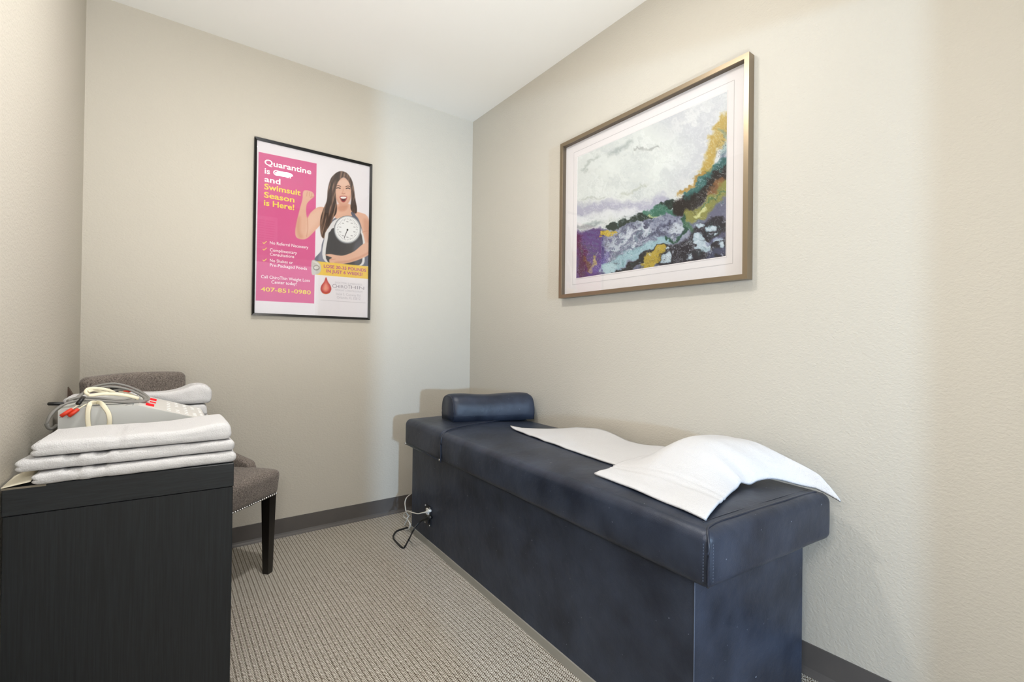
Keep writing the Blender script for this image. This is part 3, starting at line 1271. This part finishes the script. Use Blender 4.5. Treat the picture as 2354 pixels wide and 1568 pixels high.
class Paint:
    def __init__(self, PX, PY, base, sharp=1.):
        self.X, self.Y, self.k = PX, PY, sharp
        self.c = np.empty(PX.shape+(3,))
        self.c[:] = base

    def mix(self, a, c):
        c = np.asarray(c, float)
        self.c = self.c*(1-a[..., None]) + c*a[..., None]

    def poly(self, pts, c, soft=3., alpha=1., curved=True):
        self.mix(alpha*poly_alpha(self.X, self.Y, spline_poly(pts) if curved else pts, soft*self.k), c)

    def stroke(self, pts, w0, c, soft=3., alpha=1., w1=None):
        w1 = w0 if w1 is None else w1
        a = np.zeros(self.X.shape)
        n = len(pts)-1
        for i in range(n):
            d, t = seg_dist(self.X, self.Y, pts[i], pts[i+1])
            wd = w0+(w1-w0)*(i+t)/n
            a = np.maximum(a, np.clip((wd/2-d)/(soft*self.k)+.5, 0, 1))
        self.mix(a*alpha, c)

    def ell(self, cx, cy, rx, ry, c, soft=3., alpha=1.):
        d = (1-np.hypot((self.X-cx)/rx, (self.Y-cy)/ry))*min(rx, ry)
        self.mix(alpha*np.clip(d/(soft*self.k)+.5, 0, 1), c)


_rng = np.random.RandomState(5)


def vnoise(X, Y, seed):
    r = np.random.RandomState(seed)
    tab = r.rand(256, 256)
    xi, yi = np.floor(X).astype(int), np.floor(Y).astype(int)
    fx, fy = X-xi, Y-yi
    fx, fy = fx*fx*(3-2*fx), fy*fy*(3-2*fy)
    g_ = lambda i, j: tab[i % 256, j % 256]
    return (g_(xi, yi)*(1-fx)+g_(xi+1, yi)*fx)*(1-fy) + (g_(xi, yi+1)*(1-fx)+g_(xi+1, yi+1)*fx)*fy


def fbm(X, Y, seed, o=4):
    s, a, t = 0, .5, 0
    for k in range(o):
        s = s + a*vnoise(X*2**k, Y*2**k, seed+k)
        t += a
        a *= .5
    return s/t - .5


def painted_sheet(name, P, colors, m, parent):
    """P: (nu, nv, 3) points; colors (nu, nv, 3) sRGB 0..255"""
    nu, nv = P.shape[:2]
    ids = np.arange(nu*nv).reshape(nu, nv)
    F = np.stack([ids[:-1, :-1], ids[1:, :-1], ids[1:, 1:], ids[:-1, 1:]], -1).reshape(-1, 4)
    me = bpy.data.meshes.new(name)
    me.vertices.add(nu*nv)
    me.vertices.foreach_set('co', P.reshape(-1).astype(np.float32))
    me.loops.add(F.size)
    me.loops.foreach_set('vertex_index', F.reshape(-1).astype(np.int32))
    me.polygons.add(len(F))
    me.polygons.foreach_set('loop_start', np.arange(0, F.size, 4, dtype=np.int32))
    me.update(calc_edges=True)
    ca = me.color_attributes.new('print', 'FLOAT_COLOR', 'POINT')
    L4 = np.ones((nu*nv, 4), np.float32)
    L4[:, :3] = .80*s2l(np.clip(colors, 0, 255)).reshape(-1, 3)
    ca.data.foreach_set('color', L4.reshape(-1))
    me.materials.append(m)
    o = bpy.data.objects.new(name, me)
    COL.objects.link(o)
    o.parent = parent
    o.location = -RW[parent.name]
    RW[o.name] = np.zeros(3)
    return o


def frame_rails(u0, u1, v0, v1, wd, d0, d1, plane, chamfer=.0):
    """four mitred rails; plane(u, v, d) with d the distance off the wall"""
    out = []
    o = [(u0, v0), (u1, v0), (u1, v1), (u0, v1)]
    i = [(u0+wd, v0+wd), (u1-wd, v0+wd), (u1-wd, v1-wd), (u0+wd, v1-wd)]
    for k in range(4):
        a, b, c, d = o[k], o[(k+1) % 4], i[(k+1) % 4], i[k]
        V = [plane(p[0], p[1], d0) for p in (a, b, c, d)] + [plane(p[0], p[1], d1) for p in (a, b)] + [plane(p[0], p[1], d1-chamfer) for p in (c, d)]
        out.append((V, [(0, 3, 2, 1), (4, 5, 6, 7), (0, 1, 5, 4), (1, 2, 6, 5), (2, 3, 7, 6), (3, 0, 4, 7)]))
    return out


# ------------------------------------------------------------------ weight-loss poster on the back wall
PY_ = -.008
pc = [ony(585, 316, -.02), ony(857, 376, -.02), ony(850, 735, -.02), ony(579, 725, -.02)]
pu0, pu1 = (pc[0][0]+pc[3][0])/2, (pc[1][0]+pc[2][0])/2
pv0, pv1 = (pc[2][2]+pc[3][2])/2, (pc[0][2]+pc[1][2])/2
pt = thing('framed_poster', 'pink and white weight-loss poster in a thin black frame', 'poster', ((pu0+pu1)/2, 0, pv0))
pplane = lambda u, v, d: (u, -d, v)
for r_ in frame_rails(pu0, pu1, pv0, pv1, .0135, .0005, .022, pplane, .006):
    obj('frame_rail', r_, M['posterframe'], pt)
obj('backing', box(pu0+.006, pu1-.006, -.006, -.001, pv0+.006, pv1-.006), M['black'], pt)
obj('pane', box(pu0+.011, pu1-.011, -.0125, -.0110, pv0+.011, pv1-.011), M['glass'], pt)

zx = lambda X, Y: (570+X/3.4843, 300+Y/3.4843)


def zposter(X, Y, y=PY_):
    px, py = zx(X, Y)
    return ony(px, py, y)


NU, NV = 400, 600
U, Vv = np.meshgrid(np.linspace(pu0+.008, pu1-.008, NU), np.linspace(pv0+.008, pv1-.008, NV), indexing='ij')
PP = np.stack([U, np.full_like(U, PY_), Vv], -1)
qx_, qy_ = project(PP)
ZX, ZY = (qx_-570)*3.4843, (qy_-300)*3.4843
pa = Paint(ZX, ZY, (243, 236, 242))
PINK = (222, 92, 150)
pa.poly([(86, 171), (550, 265), (530, 1386), (62, 1362)], PINK, 2, curved=False)
pa.mix(.35*np.clip(fbm(ZX/160, ZY/160, 3)+.2, 0, 1)*poly_alpha(ZX, ZY, [(86, 171), (550, 265), (530, 1386), (62, 1362)], 2), (232, 120, 165))
SK, SK2, SK3 = (232, 183, 160), (208, 146, 120), (244, 208, 190)
TOP = (112, 114, 130)
HAIR = (74, 52, 44)
# top and shoulders
pa.poly([(595, 900), (640, 800), (690, 705), (800, 690), (880, 690), (930, 800), (962, 960), (966, 1085), (556, 1052), (585, 965)], TOP, 3)
pa.poly([(590, 950), (625, 900), (625, 1040), (565, 1040)], (150, 152, 170), 8, .6)
pa.poly([(815, 640), (900, 658), (950, 680), (972, 740), (978, 900), (972, 960), (930, 930), (915, 800), (880, 700), (835, 672)], SK, 3)
pa.poly([(925, 720), (972, 740), (978, 900), (950, 900)], SK2, 14, .5)
pa.poly([(700, 600), (815, 590), (840, 665), (800, 700), (700, 700)], SK, 4)
pa.poly([(720, 610), (800, 600), (780, 640), (735, 645)], SK2, 10, .7)
pa.stroke([(838, 662), (870, 720)], 26, (96, 98, 116), 4)
# raised arm and fist
pa.poly([(615, 622), (560, 615), (505, 655), (476, 700), (466, 640), (474, 585), (512, 545), (531, 527), (520, 497), (487, 482), (452, 480), (440, 500), (436, 550),
         (412, 640), (388, 745), (378, 810), (388, 855), (430, 872), (476, 862), (540, 800), (592, 740), (612, 690)], SK, 3)
pa.poly([(480, 700), (520, 660), (575, 640), (585, 700), (520, 780), (470, 830), (475, 760)], SK3, 18, .5)
pa.poly([(385, 770), (400, 700), (420, 700), (420, 800), (440, 855), (405, 860)], SK2, 14, .5)
for (x0, y0, x1, y1) in ((475, 492, 470, 525), (495, 495, 492, 525), (512, 505, 508, 528)):
    pa.stroke([(x0, y0), (x1, y1)], 4, SK2, 4, .8)
pa.stroke([(500, 535), (528, 530)], 7, SK2, 4, .7)
pa.stroke([(476, 700), (480, 790), (470, 850)], 5, SK2, 6, .7)
# face
pa.ell(764, 490, 66, 112, SK, 4)
pa.poly([(700, 520), (712, 570), (745, 606), (785, 606), (818, 560), (826, 500), (800, 560), (765, 585), (725, 560)], SK2, 12, .5)
pa.ell(735, 500, 22, 18, (240, 190, 170), 12, .6)
pa.ell(800, 505, 22, 18, (240, 190, 170), 12, .6)
pa.ell(765, 420, 40, 26, SK3, 14, .6)
pa.stroke([(708, 446), (724, 440), (742, 449)], 6, (92, 62, 50), 3, .9)
pa.stroke([(784, 450), (802, 444), (818, 452)], 6, (92, 62, 50), 3, .9)
pa.stroke([(709, 462), (724, 458), (739, 464)], 7, (48, 34, 32), 3)
pa.stroke([(787, 465), (802, 460), (816, 467)], 7, (48, 34, 32), 3)
pa.stroke([(764, 465), (760, 492), (752, 502)], 5, SK2, 4, .6)
pa.stroke([(752, 504), (765, 508), (778, 504)], 5, (180, 116, 96), 4, .8)
pa.poly([(735, 530), (765, 524), (793, 530), (788, 556), (770, 575), (748, 566)], (178, 74, 74), 3)
pa.poly([(741, 533), (765, 529), (788, 533), (782, 544), (765, 547), (748, 544)], (250, 246, 244), 2)
pa.poly([(748, 546), (765, 549), (783, 546), (776, 562), (763, 567), (752, 560)], (92, 34, 38), 3)
# hair with strands
hair = [(742, 326), (790, 340), (828, 390), (846, 450), (858, 540), (872, 620), (868, 662), (840, 655), (822, 620), (828, 540), (824, 470), (806, 410), (768, 376), (730, 400),
        (706, 455), (702, 520), (712, 600), (708, 660), (684, 700), (660, 760), (630, 800), (612, 862), (588, 845), (578, 780), (582, 700), (604, 630), (632, 560), (640, 470), (662, 390), (700, 345)]
ha = poly_alpha(ZX, ZY, spline_poly(hair), 3.5)
pa.mix(ha, HAIR)
st_ = fbm(ZX/9+ZY/40, ZY/90, 21, 3)
pa.mix(ha*np.clip(st_*3.4, 0, .85), (164, 130, 110))
pa.mix(ha*np.clip(-st_*2.2, 0, .7), (38, 26, 24))
# bathroom scale
pa.poly([(618, 1050), (614, 850), (636, 796), (690, 720), (800, 690), (890, 750), (934, 880), (930, 960), (905, 1085)], (232, 228, 230), 3)
pa.poly([(640, 1052), (642, 850), (660, 806), (700, 780), (880, 800), (918, 880), (912, 960), (890, 1078)], (70, 68, 72), 3)
pa.poly([(850, 920), (905, 870), (912, 960), (890, 1076), (850, 1070)], (92, 92, 104), 14, .8)
pa.ell(797, 795, 109, 113, (120, 120, 126), 3)
pa.ell(797, 793, 103, 107, (206, 206, 210), 3)
pa.ell(796, 792, 95, 99, (246, 244, 246), 3)
for k in range(40):
    a_ = 2*math.pi*k/40
    r0 = .80 if k % 4 else .72
    pa.stroke([(796+95*r0*math.cos(a_), 792+99*r0*math.sin(a_)), (796+95*.88*math.cos(a_), 792+99*.88*math.sin(a_))], 2.4, (90, 86, 92), 2, .75)
for k in range(10):
    a_ = 2*math.pi*(k+.5)/10
    pa.stroke([(796+60*math.cos(a_)-6, 792+62*math.sin(a_)), (796+60*math.cos(a_)+6, 792+62*math.sin(a_)+2)], 6, (110, 106, 112), 3, .6)
pa.stroke([(797, 795), (772, 858)], 5, (50, 46, 50), 2)
pa.ell(797, 796, 7, 8, (40, 36, 40), 2)
# forearm and hand over the scale
pa.poly([(618, 996), (660, 990), (720, 1000), (770, 1000), (850, 968), (925, 908), (976, 905), (976, 985), (900, 1030), (800, 1062), (720, 1072), (660, 1062), (652, 1034), (672, 1020), (645, 1008)], SK, 3)
pa.stroke([(700, 1060), (800, 1050), (900, 1015), (974, 975)], 16, SK2, 14, .5)
pa.stroke([(660, 1036), (700, 1030)], 5, SK2, 4, .7)
pa.stroke([(915, 815), (945, 806), (975, 805)], 4, SK2, 4, .8)
# yellow tape band with metal end
pa.poly([(512, 1043), (972, 1090), (968, 1190), (512, 1152)], (246, 205, 92), 2.5, curved=False)
pa.poly([(512, 1043), (556, 1050), (580, 1075), (586, 1110), (574, 1140), (550, 1152), (512, 1150)], (206, 200, 196), 3)
pa.poly([(520, 1050), (552, 1056), (572, 1085), (545, 1062)], (246, 244, 240), 5, .8)
pa.ell(548, 1100, 26, 21, (150, 142, 136), 4)
pa.ell(548, 1098, 19, 14, (222, 216, 210), 4)
# drop logo
pa.poly([(625, 1176), (640, 1210), (662, 1245), (667, 1275), (652, 1302), (625, 1310), (598, 1302), (582, 1275), (588, 1242), (610, 1212)], (188, 62, 58), 3)
pa.poly([(625, 1200), (640, 1232), (652, 1262), (640, 1285), (615, 1288), (600, 1265), (608, 1235)], (236, 120, 110), 12, .9)
pa.poly([(612, 1240), (628, 1232), (640, 1262), (625, 1284), (604, 1272)], (248, 176, 150), 14, .8)
pa.stroke([(598, 1300), (625, 1309), (652, 1300)], 4, (226, 130, 60), 3, .9)
pa.stroke([(583, 1358), (940, 1382)], 3, (178, 170, 178), 3, .55)
# check marks
for cx_, cy_ in ((133, 897), (133, 950), (133, 1037)):
    pa.stroke([(cx_-13, cy_+1), (cx_-5, cy_+9), (cx_+15, cy_-8)], 6, (250, 226, 110), 2)
painted_sheet('poster_print', PP, pa.c, M['print'], pt)


def text_mesh(s, bold):
    cu = bpy.data.curves.new('t', 'FONT')
    cu.body = s
    cu.offset = bold
    cu.resolution_u = 3
    to = bpy.data.objects.new('t', cu)
    COL.objects.link(to)
    dg = bpy.context.evaluated_depsgraph_get()
    me = to.evaluated_get(dg).to_mesh()
    V_ = np.array([tuple(v.co) for v in me.vertices])
    F_ = [tuple(p.vertices) for p in me.polygons]
    to.evaluated_get(dg).to_mesh_clear()
    bpy.data.objects.remove(to, do_unlink=True)
    bpy.data.curves.remove(cu)
    return V_, F_


INK = dict(white=mat('ink_white', col(236, 231, 235), .6), yellow=mat('ink_yellow', col(230, 204, 74), .6),
           purple=mat('ink_purple', col(170, 62, 130), .6), grey=mat('ink_grey', col(150, 142, 152), .6),
           lgrey=mat('ink_light_grey', col(182, 176, 184), .6))


def line(s, x0, y0, x1, y1, cap, ink, bold=0., lift=.0008):
    """text on the poster: zoomed-photo positions of the two ends of the baseline, cap height in the same scale"""
    V_, F_ = text_mesh(s, bold)
    if not len(V_):
        return
    a, b = zposter(x0, y0), zposter(x1, y1)
    c = zposter((x0+x1)/2, (y0+y1)/2 - cap)
    m_ = zposter((x0+x1)/2, (y0+y1)/2)
    hz = (c[2]-m_[2])
    xm, xM = V_[:, 0].min(), V_[:, 0].max()
    z0 = (a[2]+b[2])/2
    W_ = [(a[0]+(v[0]-xm)/(xM-xm)*(b[0]-a[0]), PY_-lift, z0 + v[1]/.73*hz) for v in V_]
    me = bpy.data.meshes.new('lettering')
    me.from_pydata(W_, [], F_)
    me.materials.append(INK[ink])
    o = bpy.data.objects.new('lettering', me)
    COL.objects.link(o)
    o.parent = pt
    o.location = -RW[pt.name]


line('Quarantine', 132, 276, 507, 349, 46, 'white', .022)
line('is Over', 133, 348, 362, 383, 46, 'white', .022)
line('and', 132, 412, 260, 430, 46, 'white', .022)
line('Swimsuit', 130, 472, 422, 518, 46, 'yellow', .022)
line('Season', 128, 540, 372, 572, 46, 'yellow', .022)
line('is Here!', 127, 602, 370, 634, 46, 'yellow', .022)
line('No Referral Necessary', 175, 914, 483, 944, 25, 'white', .004)
line('Complimentary', 175, 972, 392, 988, 25, 'white', .004)
line('Consultations', 175, 1005, 370, 1019, 25, 'white', .004)
line('No Shakes or', 175, 1056, 360, 1066, 25, 'white', .004)
line('Pre-Packaged Foods', 175, 1092, 472, 1114, 25, 'white', .004)
line('Call ChiroThin Weight Loss', 105, 1184, 495, 1212, 26, 'white', .004)
line('Center today!', 188, 1226, 390, 1240, 26, 'white', .004)
line('407-851-0980', 103, 1288, 503, 1312, 34, 'yellow', .014)
line('LOSE 20-35 POUNDS', 607, 1100, 946, 1130, 25, 'purple', .016)
line('IN JUST 6 WEEKS!', 628, 1138, 917, 1163, 25, 'purple', .016)
line('DOCTOR SUPERVISED', 697, 1226, 912, 1241, 14, 'lgrey')
line('C', 675, 1259, 704, 1261, 32, 'grey')
line('HIRO', 706, 1261, 796, 1266, 26, 'grey')
line('T', 799, 1266, 822, 1268, 32, 'grey')
line('HIN', 825, 1268, 930, 1275, 26, 'grey')
line('WEIGHT LOSS PROGRAM', 697, 1285, 917, 1298, 14, 'lgrey')
line('1626 S. Conway Rd.', 707, 1320, 905, 1330, 20, 'lgrey')
line('Orlando, FL 32812', 712, 1347, 900, 1356, 20, 'lgrey')

# ------------------------------------------------------------------ abstract picture on the right wall
ac = [onx(1288, 337, -.03), onx(1718, 120, -.03), onx(1728, 640, -.03), onx(1290, 686, -.03)]
au0, au1 = (ac[1][1]+ac[2][1])/2, (ac[0][1]+ac[3][1])/2          # y range
av0, av1 = (ac[2][2]+ac[3][2])/2, (ac[0][2]+ac[1][2])/2
at = thing('framed_picture', 'abstract teal, violet and gold picture in a champagne metal frame', 'picture', (0, (au0+au1)/2, av0))
aplane = lambda u, v, d: (-d, u, v)
FWD = .019
for r_ in frame_rails(au0, au1, av0, av1, FWD, .001, .040, aplane, .0):
    obj('frame_rail', r_, M['artframe'], at)
for r_ in frame_rails(au0+FWD*.55, au1-FWD*.55, av0+FWD*.55, av1-FWD*.55, FWD*.5, .004, .0375, aplane, .004):
    obj('inner_lip', r_, M['artinner'], at)
obj('mat_board', box(-.012, -.008, au0+.015, au1-.015, av0+.015, av1-.015), M['mat'], at)
qd = .0135
ap = [onx(1325, 362, -qd), onx(1668, 212, -qd), onx(1671, 587, -qd), onx(1327, 640, -qd)]
iu0, iu1 = (ap[1][1]+ap[2][1])/2, (ap[0][1]+ap[3][1])/2
iv0, iv1 = (ap[2][2]+ap[3][2])/2, (ap[0][2]+ap[1][2])/2
for r_ in frame_rails(iu0-.030, iu1+.030, iv0-.034, iv1+.034, .0022, .0118, .0125, aplane, .0):
    obj('mat_groove', r_, M['matcore'], at)
for r_ in frame_rails(iu0-.004, iu1+.004, iv0-.004, iv1+.004, .004, .0118, .0138, aplane, .0012):
    obj('mat_bevel', r_, M['mat'], at)
obj('pane', box(-.0185, -.0170, au0+.014, au1-.014, av0+.014, av1-.014), M['glass'], at)
NU, NV = 440, 340
U, Vv = np.meshgrid(np.linspace(iu0, iu1, NU), np.linspace(iv0, iv1, NV), indexing='ij')
PA = np.stack([np.full_like(U, -.0124), U, Vv], -1)
qx_, qy_ = project(PA)
ZX, ZY = (qx_-1270)*2.529, (qy_-100)*2.529
wx = 70*fbm(ZX/110, ZY/110, 41) + 44*fbm(ZX/34, ZY/34, 47) + 16*fbm(ZX/12, ZY/12, 43)
wy = 70*fbm(ZX/110, ZY/110, 53) + 44*fbm(ZX/34, ZY/34, 59) + 16*fbm(ZX/12, ZY/12, 57)
ar = Paint(ZX+wx, ZY+wy, (222, 224, 222), .6)
sw = fbm((ZX+2.2*wx)/170, (ZY+2.2*wy)/60, 61)
ar.mix(np.clip(sw*2.2, 0, .8), (238, 240, 238))
ar.mix(np.clip(-sw*2.0, 0, .6), (196, 200, 202))
ar.poly([(640, 400), (1020, 260), (1020, 560), (880, 760), (700, 860), (760, 600)], (200, 199, 208), 160, .75)
sw2 = fbm((ZX+3*wx)/90+(ZY+3*wy)/60, (ZY-ZX)/260, 67)
ar.mix(np.clip(sw2*2.4, 0, .7)*np.clip((ZX-500)/300, 0, 1), (232, 230, 230))
ar.stroke([(330, 640), (400, 600), (440, 550)], 30, (150, 158, 158), 40, .55)
ar.stroke([(190, 750), (270, 660)], 16, (158, 164, 160), 22, .5)
ar.stroke([(480, 600), (560, 625), (610, 600)], 14, (150, 150, 148), 16, .6)
ar.stroke([(380, 870), (480, 850), (550, 820)], 18, (182, 184, 172), 24, .6)
ar.stroke([(180, 890), (290, 880)], 12, (176, 178, 172), 18, .6)
# lavender haze above the dark mass
ar.stroke([(140, 960), (330, 945), (480, 965), (640, 930)], 80, (172, 168, 192), 60, .8)
ar.stroke([(150, 1010), (300, 1000), (520, 975)], 46, (228, 228, 232), 34, .8)
ar.stroke([(150, 1060), (260, 1050)], 34, (140, 150, 150), 30, .7)
# body below the shore line
ar.poly([(120, 1090), (330, 1080), (480, 1010), (640, 975), (760, 950), (860, 850), (940, 740), (1030, 600), (1040, 1260), (120, 1400)], (112, 114, 138), 14, 1, False)
ar.poly([(120, 1120), (330, 1100), (325, 1200), (250, 1380), (120, 1390)], (92, 78, 130), 30)
ar.stroke([(150, 1130), (170, 1330)], 50, (84, 34, 66), 40, .8)  # maroon of the picture, partly a glass reflection painted into the print
ar.stroke([(180, 1240), (215, 1330)], 24, (120, 88, 40), 20, .7)
ar.stroke([(235, 1230), (230, 1340)], 20, (206, 190, 120), 14, .8)
ar.stroke([(250, 1330), (330, 1190)], 44, (112, 102, 168), 34, .8)
# slate river with pale wisps
ar.poly([(330, 1120), (520, 1010), (760, 1000), (770, 1120), (620, 1210), (420, 1230), (330, 1200)], (118, 121, 146), 30)
wis = fbm((ZX+4*wx)/70, (ZY+4*wy)/46, 71)
ins = poly_alpha(ar.X, ar.Y, [(310, 1120), (500, 1000), (770, 985), (780, 1130), (620, 1220), (400, 1250), (310, 1220)], 40)
ar.mix(ins*np.clip(wis*4, 0, .9), (200, 206, 218))
ar.mix(ins*np.clip(-wis*3.6, 0, .85), (66, 68, 92))
ar.ell(710, 1075, 46, 26, (206, 212, 222), 20, .8)
ar.stroke([(400, 1140), (470, 1090), (560, 1050)], 18, (214, 218, 228), 14, .8)
ar.stroke([(310, 1300), (420, 1240), (560, 1195), (650, 1150)], 66, (160, 192, 204), 24, .95)
ar.stroke([(300, 1320), (340, 1280)], 50, (190, 214, 222), 20, .8)
# dark shore line, teal, gold
ar.stroke([(320, 1062), (430, 1045), (540, 985), (700, 930), (770, 935)], 30, (28, 46, 40), 12)
ar.stroke([(540, 960), (620, 965), (700, 985)], 30, (58, 112, 92), 16, .9)
ar.stroke([(560, 975), (600, 985)], 14, (198, 206, 150), 10, .8)
ar.stroke([(730, 960), (820, 905), (920, 830), (1015, 690)], 84, (30, 22, 22), 22, 1, 60)
ar.stroke([(790, 880), (870, 810), (960, 700), (1015, 670)], 40, (46, 98, 96), 22, .9)
ar.stroke([(740, 880), (820, 815), (870, 780)], 22, (176, 136, 62), 16, .9)
ar.stroke([(885, 745), (910, 650), (960, 560), (1015, 440)], 60, (186, 152, 62), 34, .9, 80)
ar.stroke([(985, 500), (1015, 620)], 30, (120, 160, 160), 24, .5)
ar.stroke([(790, 1000), (880, 960), (950, 880), (1020, 790)], 70, (142, 140, 72), 22, .95)
ar.stroke([(900, 870), (960, 800)], 30, (150, 102, 62), 18, .8)
ar.stroke([(820, 1000), (880, 955)], 22, (220, 220, 160), 14, .9)
ar.stroke([(860, 950), (940, 880), (1020, 840)], 10, (74, 110, 74), 8, .8)
ar.poly([(890, 1000), (1030, 870), (1030, 1060), (920, 1070)], (106, 106, 130), 22)
ar.stroke([(760, 1000), (760, 1090), (700, 1150), (650, 1120)], 18, (28, 72, 56), 10, .95)
ar.stroke([(770, 1050), (830, 1090)], 40, (60, 104, 70), 24, .8)
# dark lower right with cells
ar.poly([(640, 1200), (780, 1130), (880, 1020), (1030, 1060), (1030, 1260), (660, 1310)], (36, 32, 44), 16)
ar.stroke([(320, 1350), (480, 1285), (560, 1220), (650, 1180)], 40, (26, 24, 30), 12)
ar.poly([(512, 1300), (555, 1225), (650, 1172), (642, 1255), (600, 1300)], (186, 160, 62), 8)
ar.stroke([(285, 1112), (352, 1088)], 24, (206, 176, 64), 8)
rs = np.random.RandomState(3)
for cx_, cy_, r_ in ((850, 1125, 34), (912, 1075, 22), (860, 1050, 18), (870, 1195, 44), (960, 1160, 20), (990, 1185, 18), (665, 1205, 12), (675, 1262, 30), (800, 1250, 14),
                     (835, 1160, 16), (905, 1200, 10), (940, 1110, 10)):
    ar.ell(cx_, cy_, r_, r_*.9, (188, 206, 220), 10, .95)
    ar.ell(cx_+r_*.1, cy_-r_*.1, r_*.6, r_*.55, (216, 226, 234), 10, .7)
for k in range(70):
    x_, y_ = rs.uniform(330, 1010), rs.uniform(1030, 1300)
    ar.ell(x_, y_, rs.uniform(2, 6), rs.uniform(2, 6), (206, 214, 226), 4, rs.uniform(.2, .8))
ar.stroke([(880, 1180), (1000, 1130)], 30, (120, 124, 160), 24, .6)
ar.stroke([(900, 1240), (1010, 1210)], 30, (84, 92, 130), 24, .6)
# marbled veins following the flow
mass = poly_alpha(ar.X, ar.Y, [(120, 1060), (330, 1040), (480, 980), (700, 910), (800, 850), (900, 760), (1040, 420), (1040, 1300), (120, 1420)], 30)
for sd_, sc_, cc_, am in ((81, 60, (226, 230, 236), .62), (85, 44, (30, 28, 36), .6), (89, 80, (66, 112, 112), .5), (93, 38, (210, 214, 224), .45)):
    f_ = fbm((ZX+3.2*wx)/sc_, (ZY+3.2*wy)/(sc_*.7), sd_, 5)
    ar.mix(mass*am*np.exp(-(f_/.018)**2)*np.clip(fbm(ZX/90, ZY/90, sd_+2)*4+.5, 0, 1), cc_)
f_ = fbm((ZX+4*wx)/120, (ZY+4*wy)/80, 97, 5)
ar.mix((1-mass)*.24*np.exp(-(f_/.02)**2), (178, 182, 184))
f_ = fbm((ZX+4*wx)/90, (ZY+4*wy)/120, 99, 5)
ar.mix((1-mass)*.32*np.exp(-(f_/.03)**2), (242, 243, 242))
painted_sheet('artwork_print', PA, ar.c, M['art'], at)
